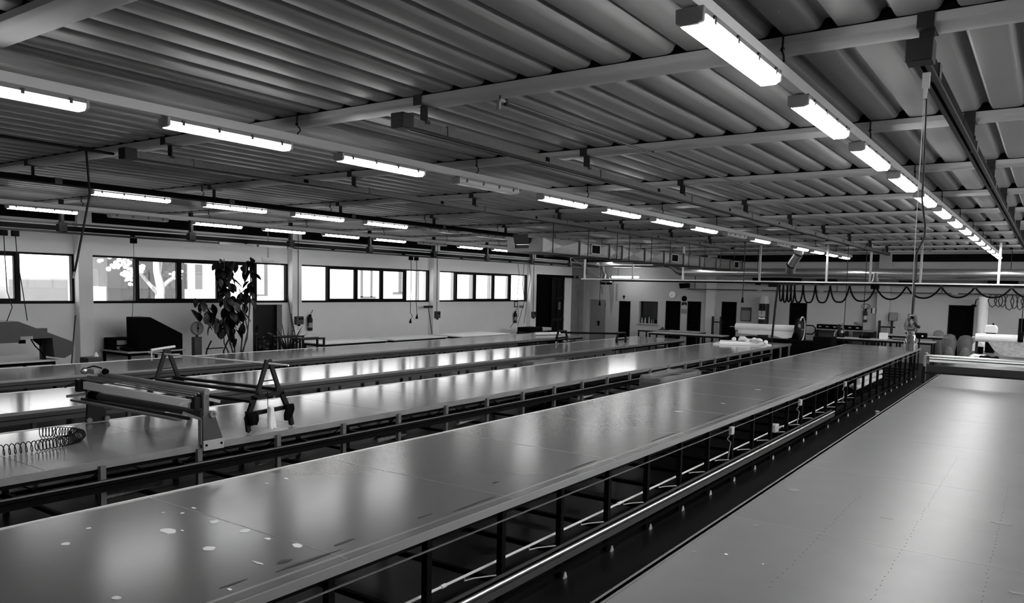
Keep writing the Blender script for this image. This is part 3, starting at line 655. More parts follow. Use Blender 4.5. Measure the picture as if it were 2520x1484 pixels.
# far end of the pale right table
m = thing('fabric_winder', 'white fabric roll on a stand across the right table', 'machine', (-.6,25.4,ZT))
part('fabric_roll', MB().tube([(-1.72,25.4,1.37),(.45,25.4,1.38)], .115, 20), 'cloth_white', m)
part('spindle', MB().tube([(-1.80,25.4,1.37),(.5,25.4,1.38)], .02, 8), 'galv_bright', m)
part('hanging_cloth', MB().prism([(-1.45,25.32,1.32),(.4,25.32,1.32),(.4,25.05,.92),(-.6,25.0,.90),(-1.05,25.06,.92),(-1.25,25.2,1.05)], (0,.02,.012)), 'cloth_grey', m)
for X in (-1.68, .40): part('bracket', MB().box(X-.03, X+.03, 25.36, 25.46, ZT+.004, 1.37).box(X-.10, X+.10, 25.3, 25.5, ZT+.004, ZT+.03), 'dark_grey', m)
part('clamp', MB().box(-.72, -.58, 25.26, 25.42, 1.30, 1.58), 'black', m, .03)
m = thing('sewing_head', 'white and black machine head above the right fabric roll', 'machine', (-1.47,27.2,ZT))
part('column', MB().box(-1.57, -1.33, 27.0, 27.3, ZT+.004, 1.45), 'black', m, .02)
part('cover', MB().prism([(-1.63,26.95,1.45),(-1.28,26.95,1.45),(-1.28,26.95,1.60),(-1.34,26.95,1.68),(-1.57,26.95,1.68),(-1.63,26.95,1.60)], (0,.35,0)), 'white', m, .02)
part('knob', MB().ball((-1.40,27.1,1.71), .03, n=8, m=6), 'black', m)
part('cable', MB().tube([(-1.28,27.1,1.42),(-1.1,27.1,1.36),(-.9,27.1,1.32)], .02, 6), 'black', m)
m = thing('sewing_head', 'small white box machine left of the right fabric roll', 'machine', (-1.75,26.5,ZT))
part('cover', MB().prism([(-1.84,26.3,.93),(-1.84,26.3,1.13),(-1.76,26.3,1.22),(-1.64,26.3,1.22),(-1.58,26.3,1.14),(-1.58,26.3,1.08),(-1.74,26.3,1.06),(-1.76,26.3,.93)], (0,.3,0)), 'white', m)
part('base', MB().box(-1.76, -1.58, 26.28, 26.6, ZT+.004, 1.05), 'black', m)
q = random.Random(12)
for nm, off, label, mm in (('cloth_heap', (-1.28,23.4), 'black cloth heap with white patches on the right table', 'cloth_black'), ('cloth_heap', (-1.52,23.65), 'white crumpled cloth beside the black heap on the right table', 'cloth_white'), ('cloth_heap', (-.62,23.3), 'small white cloth ball at the right end of the pale table', 'cloth_white')):
    hb = MB(); s_ = .5 if 'ball' in label else 1
    for k in range(9): hb.ball((off[0]+q.gauss(0,.09*s_), off[1]+q.gauss(0,.06*s_), ZT+.06*s_+q.uniform(0,.06*s_)), q.uniform(.06,.12)*s_, q.uniform(.05,.10)*s_, q.uniform(.03,.06)*s_, 8, 5)
    solo(nm, hb, mm, label, 'cloth', (off[0],off[1],ZT), 'cloth heaps on the right table')

# ------------------------------------------------------------------ hanging hose drop at the upper right
h = thing('hose_drop', 'hose hanging from the right ceiling rail with a plastic wrapped coil', 'hose', (-.69,5.28,3.80))
part('clip', MB().box(-.715, -.675, 5.20, 5.23, 3.72, 3.81).box(-.705,-.685,5.2,5.23,3.66,3.72), 'light_grey', h)
part('hose', MB().tube([(-.69,5.22,3.70),(-.685,5.23,3.45),(-.68,5.24,3.2),(-.68,5.24,3.08),(-.655,5.25,2.92),(-.655,5.25,2.85),(-.69,5.24,2.76),(-.70,5.24,2.68),(-.69,5.22,2.45),(-.69,5.22,2.36)], .006, 8), 'dark_grey', h)
part('cord', MB().tube([(-.70,5.22,3.66),(-.70,5.22,2.9),(-.695,5.22,2.36)], .0025, 6), 'light_grey', h)
for k, (w_, h_, tl, yo) in enumerate(((.012,.050,.25,0),(.02,.046,-.2,.006),(.028,.050,.45,-.006),(.016,.056,-.42,.01),(.03,.042,.1,-.01))):
    lp = []
    for j in range(25):
        t_ = 2*PI*j/24; x_, z_ = w_*math.sin(t_), h_*math.cos(t_)
        lp.append((-.69+x_*math.cos(tl)+z_*math.sin(tl)-.01*math.sin(tl), 5.22+yo, 2.338-x_*math.sin(tl)+z_*math.cos(tl)))
    part('hose_loop', MB().tube(lp, .0045, 6), 'grey', h)
part('plug', MB().tube([(-.672,5.20,2.335),(-.655,5.19,2.318),(-.64,5.19,2.312)], .009, 8), 'dark_grey', h)
part('plastic_wrap', MB().lathe((-.69,5.22,0), [(.022,2.30),(.018,2.285),(.026,2.255),(.036,2.235),(.038,2.20),(.039,2.165)], 18), 'plastic', h)
for sx, sy in ((-.014,0),(.012,.008),(.004,-.012)): part('inner_tube', MB().tube([(-.69+sx,5.22+sy,2.285),(-.69+sx*1.4,5.22+sy,2.175)], .007, 8), 'light_grey', h)

# gas pipe and end pipe under the roof
g = thing('gas_pipe', 'thin dark pipe running under the purlins beside the middle rail', 'pipe', (-3.75,5.2,4.03))
part('pipe', MB().tube([(-3.80,5.24,4.02),(-3.62,18,4.02),(-3.5,30,4.02)], .013, 8), 'galv', g)
part('elbow', MB().tube([(-3.80,5.27,4.02),(-3.80,5.22,4.02),(-3.80,5.20,3.99),(-3.80,5.20,3.935)], .018, 8), 'grey', g)
part('valve', MB().box(-3.815, -3.785, 5.29, 5.32, 3.99, 4.042), 'dark_grey', g)
for p in PUR[2:]: part('pipe_clip', MB().tube([(-3.78+.011*(p-5),p+.1,4.02),(-3.78+.011*(p-5),p+.1,4.044)], .008, 6), 'dark_grey', g)
g = thing('air_pipe', 'black pipe with a hanging rod in front of the left ceiling rail', 'pipe', (-8.7,2.5,3.92))
part('pipe', MB().tube([(-8.75,-1.5,3.93),(-8.62,4.60,3.87)], .015, 8), 'black_steel', g)
part('tee', MB().tube([(-8.68,4.25,3.885),(-8.68,4.40,3.885)], .022, 8), 'black_steel', g)
part('rod', MB().tube([(-8.68,4.33,3.88),(-8.62,4.33,3.4),(-8.62,4.16,2.60),(-8.62,4.14,2.52)], .012, 8), 'black_steel', g)
part('rod_tip', MB().tube([(-8.62,4.145,2.56),(-8.62,4.13,2.49)], [.014,.018], 8), 'grey', g)

# ------------------------------------------------------------------ power track along the window wall
X = -16.5
b = thing('power_track', 'dark cable trunking hung along the window wall below the roof', 'trunking', (X,-1,3.36))
part('trunking', MB().box(X-.04, X+.04, -2.5, 30.2, 3.375, 3.42), 'dark_grey', b)
part('cable_tray', MB().box(X-.10, X+.06, -2.5, 30.2, 3.44, 3.53), 'black', b)
part('top_rail', MB().box(X-.03, X+.03, -2.5, 30.2, 3.56, 3.595), 'dark_grey', b)
for y0, y1 in ((11.3,12.35),(12.42,13.3),(13.34,13.5)): part('white_section', MB().box(X-.045, X+.045, y0, y1, 3.37, 3.43), 'grey', b)
for k in range(10):
    y = 1.98+2.866*k
    part('bracket', MB().box(X-.05, X+.05, y-.03, y+.03, 3.60, ZD-.07).box(X-.06, X+.07, y-.08, y+.08, 3.42, 3.60), 'black_steel', b)
for k in range(20): part('tap_box', MB().box(X-.05, X+.05, .6+1.43*k-.03, .6+1.43*k+.03, 3.41, 3.45), 'black', b)
def cord(pts, label, r=.009, plug=True, top=True, grp='cords hanging from the wall trunking'):
    t = thing('power_lead', label, 'cord', pts[0], grp)
    part('cord', MB().tube(pts, r, 6), 'dark_grey', t)
    if top: x, y, z = pts[0]; part('plug_box', MB().box(x-.05, x+.05, y-.06, y+.06, z-.11, z-.002), 'black', t, .01)
    if plug: x, y, z = pts[-1]; part('plug', MB().tube([(x,y,z+.02),(x,y-.01,z-.05),(x,y-.02,z-.12)], [.012,.03,.045], 8), 'black', t)
    return t
Z0 = 3.3755
cord([(X,6.65,Z0),(X,6.66,2.9),(X,6.68,2.2),(X+.1,6.72,1.9),(X-.2,6.74,1.62)], 'cord at the far left edge hanging above the press', plug=False)
cord([(X,6.85,Z0),(X,6.88,2.8),(X-.1,7.0,2.2),(X-.3,7.15,1.62)], 'cord hanging to the grey press, second from the left', plug=False)
cord([(X,9.2,Z0),(X,9.2,2.5),(X-.2,9.25,1.63)], 'thin cord hanging down to the black covered machine', r=.006, plug=False)
cord([(X,18.1,Z0),(X,18.12,2.4),(X,18.1,1.62),(X,18.2,1.5),(X,18.12,1.42)], 'left cord of the plugged pair in front of the third window')
cord([(X,18.35,Z0),(X,18.38,2.9),(X,18.36,2.0),(X,18.4,1.65),(X,18.42,1.55)], 'right cord of the plugged pair in front of the third window')
cord([(X,24.0,Z0),(X,24.1,3.0),(X,24.0,2.2),(X,24.1,1.4),(X-.5,24.3,.95)], 'leftmost cord in front of the fourth window edge', plug=False, top=False)
cord([(X,24.4,Z0),(X,24.35,2.6),(X,24.5,2.0),(X-.3,24.5,1.02)], 'slack cord beside the pier right of the fourth window', plug=False, top=False)
cord([(X,24.75,Z0),(X,24.9,2.9),(X,24.7,2.2),(X-.2,24.8,1.1)], 'rightmost slack cord left of the tall sliding door', plug=False, top=False)
s = thing('hanging_sign', 'small white sign box hanging above the second window', 'sign', (-17.5,13.5,3.0))
part('box', MB().box(-17.53, -17.47, 13.31, 13.68, 3.01, 3.15), 'white', s, .006)
part('rod', MB().tube([(-17.5,13.5,3.15),(-17.5,13.5,ZD-.03)], .012, 8), 'grey', s)

# ------------------------------------------------------------------ air ducts under the far roof
X0, X1, Z0_, Z1_ = -10.2, -9.25, 3.285, 3.60
d = thing('air_duct', 'galvanised rectangular air duct hanging under the roof with an open end', 'duct', (X1,14.4,Z0_))
secs = [14.4,16.0,17.5,18.2,19.57,20.85,22.28,23.61,25.05,26.4,27.7]
for i in range(len(secs)-1):
    a_, b_ = secs[i], secs[i+1]; ym, zm = (a_+b_)/2, (Z0_+Z1_)/2; mb = MB()
    vs = [(X0,a_,Z0_),(X1,a_,Z0_),(X1,b_,Z0_),(X0,b_,Z0_),(X0,a_,Z1_),(X1,a_,Z1_),(X1,b_,Z1_),(X0,b_,Z1_),(X1+.018,ym,zm),(X0-.018,ym,zm),((X0+X1)/2,ym,Z0_-.018)]
    fs = [(1,2,8),(2,6,8),(6,5,8),(5,1,8),(0,9,3),(3,9,7),(7,9,4),(4,9,0),(0,3,10),(3,2,10),(2,1,10),(1,0,10),(4,5,6,7)]
    if i: fs.append((0,1,5,4))
    else:
        n_ = len(vs); q0, q1, w0, w1 = -9.99, -9.62, 3.37, 3.56
        vs += [(q0,a_,w0),(q1,a_,w0),(q1,a_,w1),(q0,a_,w1)]; fs += [(0,1,n_+1,n_),(1,5,n_+2,n_+1),(5,4,n_+3,n_+2),(4,0,n_,n_+3)]
    if i == len(secs)-2: fs.append((2,3,7,6))
    mb.add(vs, fs); part('duct_section', mb, 'duct', d, smooth=False)
    part('flange', MB().box(X0-.03, X1+.03, b_-.02, b_+.02, Z1_, Z1_+.03).box(X0-.03, X1+.03, b_-.02, b_+.02, Z0_-.03, Z0_).box(X1, X1+.03, b_-.02, b_+.02, Z0_, Z1_).box(X0-.03, X0, b_-.02, b_+.02, Z0_, Z1_), 'galv', d)
    part('hanger_rod', MB().tube([(X1+.015,a_+.4,Z0_-.03),(X1+.015,a_+.4,ZD)], .009, 6), 'dark_grey', d)
dm = part('damper_plate', MB().prism([(-9.98,14.36,3.47),(-9.60,14.36,3.47),(-9.58,14.28,3.68),(-9.97,14.28,3.66)], (0,.02,0)), 'mid_grey', d)
part('damper_blade', MB().box(-9.98, -9.63, 14.42, 14.46, 3.38, 3.42), 'mid_grey', d); part('damper_blade', MB().box(-9.98, -9.63, 14.42, 14.46, 3.44, 3.46), 'galv_bright', d)
part('duct_inside', MB().box(-10.0, -9.6, 14.8, 14.82, 3.36, 3.57), 'black', d)
for y0, y1 in ((16.55,16.95),(21.35,21.8),(26.8,27.2)):
    gr = part('grille', MB().box(X1+.012, X1+.035, y0, y1, 3.36, 3.55), 'black', d)
    part('grille_frame', MB().box(X1+.012, X1+.04, y0-.03, y1+.03, 3.55, 3.57).box(X1+.012, X1+.04, y0-.03, y1+.03, 3.34, 3.36).box(X1+.012, X1+.04, y0-.03, y0, 3.34, 3.57).box(X1+.012, X1+.04, y1, y1+.03, 3.34, 3.57), 'light_grey', gr)
# round duct along the back wall
d = thing('round_duct', 'shiny round galvanised duct along the back wall with a flared hood', 'duct', (-8,30.6,3.3))
Y = 30.6
def seg(n, pts, r, m='galv_bright', k=18): return part(n, MB().tube(pts, r, k), m, d)
xs = [-12.6,-10.6,-8.6,-6.6,-4.6,-2.6,-.6,1.4,4.6]
for i in range(len(xs)-1): seg('duct_section', [(xs[i],Y,3.27+.004*i),(xs[i+1],Y,3.274+.004*i)], .165)
for x in xs[1:-1]: seg('joint_ring', [(x-.02,Y,3.28),(x+.02,Y,3.28)], .172)
seg('duct_section', [(-16.6,Y,3.57),(-13.5,Y,3.57)], .115)
seg('duct_section', [(-16.75,Y,3.57),(-16.6,Y,3.57)], .10, 'white')
el = [(-13.5,Y,3.57),(-13.3,Y,3.56),(-13.15,Y,3.50),(-13.05,Y,3.42),(-12.92,Y,3.33),(-12.78,Y,3.28),(-12.6,Y,3.27)]
part('elbow', MB().tube(el, [.115,.116,.12,.13,.14,.155,.165], 16), 'duct', d)
seg('branch', [(-16.42,Y,3.56),(-16.40,Y,3.3),(-16.33,Y,3.14)], .085, 'duct')
part('hood', MB().lathe((-16.30,Y,0), [(.085,3.16),(.10,3.12),(.28,2.82),(.28,2.80)], 16), 'duct', d)
part('hood_brush', MB().lathe((-16.44,Y,0), [(.13,2.70),(.13,2.80)], 10), 'black', d); part('hood_brush', MB().lathe((-16.13,Y,0), [(.13,2.70),(.13,2.80)], 10), 'black', d)
for x in (-15.2,-12.4,-9.6,-7.0,-4.1,-1.2,1.6): part('hanger', MB().tube([(x,Y,3.45 if x > -12.6 else 3.68),(x,Y,ZD)], .012, 6), 'dark_grey', d)
# slanting branch up to the roof
d = thing('riser_duct', 'bent galvanised duct rising from the round duct to a roof cone', 'duct', (-7.2,26.4,3.2))
part('duct_section', MB().tube([(-7.35,27.0,3.22),(-7.25,26.7,3.45)], .15, 16), 'galv_bright', d)
part('duct_section', MB().tube([(-7.25,26.7,3.45),(-6.95,26.4,3.80)], .15, 16), 'galv_bright', d)
part('duct_section', MB().tube([(-6.95,26.4,3.80),(-6.93,26.3,3.98)], .15, 16), 'galv_bright', d)
part('joint_ring', MB().tube([(-7.27,26.72,3.43),(-7.235,26.685,3.47)], .158, 16), 'dark_grey', d); part('joint_ring', MB().tube([(-6.97,26.41,3.78),(-6.94,26.39,3.83)], .158, 16), 'dark_grey', d)
part('roof_cone', MB().lathe((-6.93,26.3,0), [(.15,3.94),(.18,3.98),(.42,4.045)], 18), 'black_steel', d)

# ------------------------------------------------------------------ cable track with festoon loops
Y = 26.0; ZK = 2.85
tr = thing('cable_track', 'thin pale cable track with hanging black cable loops at the back', 'track', (-7,Y,ZK))
part('track', MB().box(-14.9, 3.5, Y-.02, Y+.02, ZK, ZK+.04), 'channel', tr)
part('track_slot', MB().box(-14.0, 3.5, Y-.03, Y+.03, ZK-.055, ZK), 'rail_dark', tr)
for x in (-14.76,-12.74,-10.78,-8.08,-5.95,-4.67,-3.28,-1.30): part('post', MB().box(x-.03, x+.03, Y-.03, Y+.03, ZK+.04, ZD-.07), 'channel' if x in (-14.76,-10.78,-1.30) else 'light_grey', tr)
part('brace', MB().tube([(-15.4,Y,3.7),(-14.0,Y,2.9)], .012, 6), 'light_grey', tr)
tops = [-7.40,-7.28,-7.15,-7.03,-6.92,-6.65,-6.27,-5.82,-5.25,-4.50,-3.64,-2.72,-1.86,-.97,-.1]
bots = [2.24,2.20,2.22,2.21,2.21,2.21,2.22,2.25,2.30,2.38,2.44,2.48,2.50,2.52]
for i in range(len(tops)-1):
    a_, b_ = tops[i], tops[i+1]; w = b_-a_; h_ = ZK-.06-bots[i]; pts = []
    for k in range(21):
        u_ = k/20*2-1
        if w < .8: xx = (a_+b_)/2+w/2*(.62*u_+.38*u_**3)*(1+.55*(1-u_*u_)*(.8-w)); zz = ZK-.06-h_*(1-abs(u_)**4)**.75
        else: xx = (a_+b_)/2+w/2*u_; zz = ZK-.06-h_*(1-abs(u_)**2.3)
        pts.append((xx, Y+.01*math.sin(7*i), zz))
    part('cable_loop', MB().tube(pts, .026, 7), 'black', tr)
    part('trolley', MB().box(a_-.04, a_+.04, Y-.035, Y+.035, ZK-.10, ZK-.02), 'dark_grey', tr)
part('stop_box', MB().box(-7.75, -7.48, Y-.08, Y+.08, ZK-.16, ZK), 'black_steel', tr)
part('down_pole', MB().tube([(-7.45,Y,ZK-.05),(-7.50,Y,2.2),(-7.62,Y,.02)], .035, 8), 'black_steel', tr)
part('motor', MB().box(-4.62, -4.40, Y-.12, Y+.12, ZK-.17, ZK-.02), 'black', tr, .02)
part('motor_cone', MB().lathe((-4.52,Y,0), [(.13,ZK+.05),(.10,ZK+.12),(.06,ZK+.32)], 12), 'duct', tr)
t2 = thing('festoon_bundle', 'tangled black cable loops hanging at the right edge of the back wall', 'cable', (-1.2,30.8,2.1))
q = random.Random(5)
part('wire', MB().tube([(-2.2,30.8,2.62),(2.0,30.8,2.62)], .01, 6), 'dark_grey', t2)
for k in range(8):
    x = -1.72+.16*k+q.uniform(-.03,.03); w = q.uniform(.10,.15); zb = q.uniform(2.08,2.2)
    part('cable_loop', MB().tube([(x,30.8,2.61),(x-w*.6,30.8,2.4),(x-w*.2,30.8,zb+.06),(x+w*.4,30.8,zb),(x+w,30.8,zb+.08),(x+w*1.2,30.8,2.4),(x+w*.7,30.8,2.60)], .018, 6), 'dark_grey', t2)
# hanging pendant cords near the back
def drop(x, y, z0, z1, label, plug=True, r=.012):
    t = thing('pendant_lead', label, 'cord', (x,y,z0), 'pendant cords near the back wall')
    part('cord', MB().tube([(x,y,z0),(x+.01,y,(z0+z1)/2),(x,y,z1)], r, 6), 'dark_grey', t)
    if plug: part('plug', MB().tube([(x,y,z1+.02),(x,y,z1-.16)], [.02,.05], 8), 'black', t)
    part('hook', MB().box(x-.03, x+.03, y-.03, y+.03, z0-.06, z0), 'dark_grey', t)
drop(-14.4,26.6,ZD,2.02,'dark pendant rod ending above the pale grey metal door')
drop(-8.25,24.9,ZD,2.32,'pendant cord with a double plug left of the striped cylinder')
drop(-5.55,27.0,ZD,1.25,'pendant cord hanging down to the long back counter',False)
drop(-4.95,26.8,ZD,1.15,'pendant cord passing left of the back extinguisher',False)
drop(-3.88,29.6,ZD,1.65,'thick pendant cord right of the back pillar',False,.02)
drop(-.62,24.0,ZD,1.6,'pendant cord at the right edge of the picture',True)

# ------------------------------------------------------------------ things along the window wall
def trestle_table(x0, x1, y0, y1, z, label, top='white', leg='black_steel', grp=None, shelf=False, name='work_table'):
    t = thing(name, label, 'table', ((x0+x1)/2,(y0+y1)/2,0), grp)
    part('table_top', MB().box(x0, x1, y0, y1, z-.035, z), top, t, .004)
    part('apron', MB().box(x0+.05, x1-.05, y0+.05, y1-.05, z-.10, z-.035), leg, t)
    for x in (x0+.07, x1-.07):
        for y in (y0+.07, y1-.07): part('leg', MB().box(x-.025, x+.025, y-.025, y+.025, 0, z-.10), leg, t)
    if y1-y0 > 2 :
        for x in (x0+.07, x1-.07): part('leg', MB().box(x-.025, x+.025, (y0+y1)/2-.025, (y0+y1)/2+.025, 0, z-.10), leg, t)
    if shelf: part('shelf', MB().box(x0+.08, x1-.08, y0+.08, y1-.08, .25, .28), leg, t)
    return t
trestle_table(-18.3,-16.83,5.2,7.75,.80,'white topped table under the grey press at the left edge','white','black',None,True)
m = thing('fabric_press', 'dark grey angular press head above the white table at the left', 'machine', (-17,7.6,.80))
part('arm', MB().prism([(-17.3,6.0,1.19),(-17.3,6.0,1.60),(-17.3,6.94,1.61),(-17.3,7.98,1.16),(-17.3,7.98,.93),(-17.3,7.80,.83),(-17.3,7.60,.86),(-17.3,7.57,1.26),(-17.3,6.95,1.25),(-17.3,6.95,1.19)], (.6,0,0)), 'hood_grey', m)
part('column', MB().box(-17.1, -16.98, 7.49, 7.56, .80, 1.27), 'black_steel', m)
part('gusset', MB().prism([(-17.05,7.50,1.06),(-17.05,7.50,1.26),(-17.05,7.28,1.26)], (.05,0,0)), 'black', m)
part('name_plate', MB().box(-16.70, -16.69, 6.97, 7.20, 1.25, 1.31), 'light_grey', m)
part('switch_box', MB().box(-16.75, -16.68, 6.95, 7.06, 1.17, 1.24), 'black', m)
part('rear_box', MB().box(-17.5, -17.31, 7.5, 7.75, 1.2, 1.42), 'mid_grey', m)
part('hose', MB().tube([(-16.8,7.2,1.25),(-16.8,7.28,1.1),(-16.82,7.42,.95),(-16.85,7.50,.82)], .012, 6), 'black', m)
trestle_table(-18.70,-17.45,9.55,11.0,.80,'low table with papers under the black covered machine','light_grey','black',None,True)
solo('covered_machine', MB().prism([(-17.95,9.80,.81),(-17.95,9.79,1.60),(-17.95,10.12,1.60),(-17.95,10.93,1.18),(-17.95,10.93,.81)], (.5,0,0)), 'black', 'large machine under an angular black cover against the window wall', 'machine', (-17.7,10.4,.81), bevel=.015)
t = thing('letter_tray', 'black letter tray with papers beside the pilaster', 'tray', (-18.3,9.85,.80))
part('tray', MB().box(-18.6, -18.1, 9.6, 9.63, .81, 1.06).box(-18.6, -18.1, 10.05, 10.08, .81, 1.06).box(-18.6, -18.1, 9.6, 10.08, 1.05, 1.08).box(-18.6,-18.1,9.6,10.08,.805,.82).box(-18.6,-18.57,9.6,10.08,.81,1.06), 'black', t)
part('paper_pile', MB().box(-18.55, -18.12, 9.66, 10.0, .925, 1.03), 'light_grey', t); part('paper_pile', MB().box(-18.55, -18.05, 9.68, 10.03, .82, .87), 'paper', t)
solo('folded_cloth', MB().ball((-17.75,9.68,.86), .27, .1, .055, 12, 6), 'cloth_black', 'low black cloth heap on the table between tray and covered machine', 'cloth', (-17.8,9.7,.80))
t = thing('storage_crate', 'grey crate standing behind the table by the first pilaster', 'crate', (-16.3,8.15,0))
part('crate', MB().box(-16.5, -16.15, 8.0, 8.3, 0, .86), 'mid_grey', t, .02)
part('paper_cone', MB().lathe((-16.3,8.24,0), [(.05,.862),(.01,.96)], 6), 'paper', t)
s = thing('platform_scale', 'grey pedestal scale with a round dial against the window wall', 'scale', (-17.8,11.54,0))
part('column', MB().box(-17.87, -17.73, 11.43, 11.64, .06, 1.06), 'mid_grey', s, .01)
part('platform', MB().box(-18.1, -17.4, 11.3, 11.9, 0, .08), 'dark_grey', s, .01)
part('neck', MB().tube([(-17.8,11.54,1.05),(-17.8,11.54,1.14)], .03, 10), 'dark_grey', s)
dl = part('dial', MB().lathe((-17.83,11.54,1.28), [(.15,0),(.175,.015),(.175,.06),(.155,.075)], 28, 'x'), 'grey', s)
part('dial_face', MB().lathe((-17.757,11.54,1.28), [(.15,0),(.15,.006)], 28, 'x'), 'light_grey', dl)
part('pointer', MB().box(-17.75, -17.745, 11.53, 11.55, 1.17, 1.40).lathe((-17.75,11.54,1.28), [(.03,0),(.03,.01)], 12, 'x'), 'dark_grey', dl)
h = thing('hand_truck', 'empty hand truck frame beside the tall plant', 'hand truck', (-16.7,11.4,0))
for y in (11.2,11.68): part('rail', MB().tube([(-16.9,y,.05),(-16.9,y+.01,.75),(-16.86,y+.06,.92),(-16.8,y+.08,1.03)], .017, 8), 'black_steel', h)
for z in (.35,.83): part('cross_bar', MB().tube([(-16.9,11.2,z),(-16.9,11.68,z)], .014, 8), 'black_steel', h)
part('toe_plate', MB().box(-16.9, -16.65, 11.18, 11.7, 0, .012), 'black_steel', h)
for y in (11.12,11.76): part('wheel', MB().lathe((-16.95,y,.12), [(.11,-.03),(.11,.03)], 14, 'y'), 'black', h)

# tall rubber plant
def leafmesh():
    vs = []; fs = []; L = .26; W = .075
    for i in range(7):
        u = i/6; w = W*math.sin(PI*min(1,max(0,u*.94+.03)))**.8; z = -.05*u*u
        vs += [(u*L,-w,z+.022*(w/W)), (u*L,0,z), (u*L,w,z+.022*(w/W))]
    for i in range(6):
        a = i*3; fs += [(a,a+1,a+4,a+3),(a+1,a+2,a+5,a+4)]
    n = len(vs); vs += [(x,y,z-.004) for x,y,z in vs]; fs += [tuple(n+k for k in reversed(f)) for f in fs]
    return MB().add(vs, fs)
LM = {m: leafmesh().mesh('leaf', recalc=False) for m in ('leaf', 'leaf_light')}
for k_ in LM: LM[k_].materials.append(MATS[k_])
def add_leaves(plant, pts, spread, q, droop=(-80,-20), size=(.85,1.35)):
    o0 = org(plant)
    for (x, y, z, n) in pts:
        for k in range(n):
            o = link('leaf', LM['leaf_light' if q.random() < .22 else 'leaf'], None, plant)
            o.location = Vector((x+q.gauss(0,spread[0]), y+q.gauss(0,spread[1]), z+q.gauss(0,spread[2])))-o0
            o.rotation_euler = (q.uniform(-.6,.6), math.radians(-q.uniform(*droop)), q.uniform(0,2*PI)); s_ = q.uniform(*size); o.scale = (s_,s_,s_)
q = random.Random(21); PX = -17.3
pl = thing('rubber_plant', 'tall dark rubber plant reaching above the second window', 'plant', (PX,12.35,0))
part('pot', MB().lathe((PX,12.35,0), [(.20,0),(.26,.42),(.28,.45),(.25,.45),(.24,.40)], 18), 'dark_grey', pl)
part('soil', MB().lathe((PX,12.35,0), [(.235,.38),(.235,.405)], 16), 'soil', pl)
stems = [[(PX,12.3,.4),(PX,12.28,1.1),(PX,12.1,1.9),(PX,12.02,2.6),(PX,12.0,3.05)], [(PX,12.4,.4),(PX+.1,12.6,1.0),(PX+.05,12.72,1.8),(PX,12.8,2.5),(PX,12.78,3.02)],
         [(PX,12.3,.4),(PX,12.1,1.2),(PX,11.7,1.6),(PX,11.25,1.85)], [(PX,12.35,.4),(PX,12.15,.9),(PX,12.2,1.6),(PX,12.35,1.9)], [(PX+.1,12.4,.4),(PX+.1,12.62,1.2),(PX,12.45,2.3)], [(PX,12.25,.4),(PX-.05,12.02,.9),(PX-.05,12.0,1.3)], [(PX,12.45,.42),(PX,12.58,1.5),(PX,12.72,2.1)]]
for s_ in stems: part('stem', MB().tube(s_, [.022]+[.017]*(len(s_)-2)+[.01], 7), 'stem', pl)
add_leaves(pl, [(PX,12.0,3.0,8),(PX,12.0,2.8,11),(PX,12.02,2.6,12),(PX,12.04,2.4,11),(PX,12.06,2.2,11),(PX,12.1,2.0,8),(PX,12.15,1.8,12),(PX,12.22,1.65,10)], (.10,.09,.08), q)
add_leaves(pl, [(PX,12.76,2.95,8),(PX,12.76,2.75,6),(PX,12.76,2.5,5),(PX,12.72,2.3,6),(PX,12.66,2.1,7)], (.09,.09,.07), q)
add_leaves(pl, [(PX,11.28,1.88,6),(PX,11.45,1.72,6),(PX,11.65,1.6,7),(PX,11.85,1.55,7),(PX,12.05,1.4,7),(PX,12.2,1.2,6),(PX,12.3,1.45,8),(PX,12.35,1.65,8)], (.10,.09,.10), q, (-95,-35))
p2 = thing('potted_plant', 'low leafy plant beside the black doorway', 'plant', (-17.0,12.95,0))
part('pot', MB().lathe((-17.0,12.95,0), [(.14,0),(.18,.32),(.20,.34),(.17,.34)], 14), 'dark_grey', p2)
for yy, z in ((12.75,1.15),(12.95,1.05),(13.1,.95)): part('stem', MB().tube([(-17,12.95,.33),(-17,yy,.7),(-17,yy,z)], .009, 6), 'stem', p2)
add_leaves(p2, [(-17,12.75,1.15,5),(-17,12.95,1.0,6),(-17,13.05,.85,6),(-17,12.9,.7,7)], (.09,.10,.08), q, (-70,20), (.5,.8))
p3 = thing('spiky_plant', 'spiky palm plant in front of the black doorway', 'plant', (-17.3,14.0,0))
part('pot', MB().lathe((-17.3,14.0,0), [(.15,0),(.2,.35),(.17,.35)], 14), 'black', p3)
for k in range(18):
    a_ = 2*PI*k/18; L = q.uniform(.35,.55); zt_ = q.uniform(.9,1.35)
    part('frond', MB().tube([(-17.3,14.0,.35),(-17.3+.3*L*math.cos(a_),14+.3*L*math.sin(a_),.75),(-17.3+L*math.cos(a_),14+L*math.sin(a_),zt_)], [.012,.02,.004], 5), 'leaf_light', p3)

# trestles, wall tables, poles
for (x0, y0, y1, z, lab) in ((-16.5,12.86,13.66,1.10,'black steel trestle nearer the doorway'), (-16.05,13.14,13.98,1.06,'black steel trestle in front of the wall tables')):
    t = thing('steel_trestle', lab, 'trestle', (x0+.13,(y0+y1)/2,0), 'black trestles by the doorway')
    for x in (x0,x0+.26):
        part('top_bar', MB().box(x-.022, x+.022, y0, y1, z-.045, z), 'black_steel', t)
        for y in (y0+.022, y1-.022): part('leg', MB().box(x-.022, x+.022, y-.022, y+.022, 0, z-.045), 'black_steel', t)
    for y in (y0+.022, y1-.022): part('spreader', MB().box(x0+.022, x0+.238, y-.015, y+.015, z-.04, z-.01), 'black_steel', t)
wg = 'white tables along the window wall'
trestle_table(-17.75,-16.78,14.85,17.4,.79,'white work table beside the trestles along the window wall','white','black_steel',wg)
trestle_table(-17.75,-16.70,17.6,20.2,.79,'middle white work table along the window wall','white','black_steel',wg)
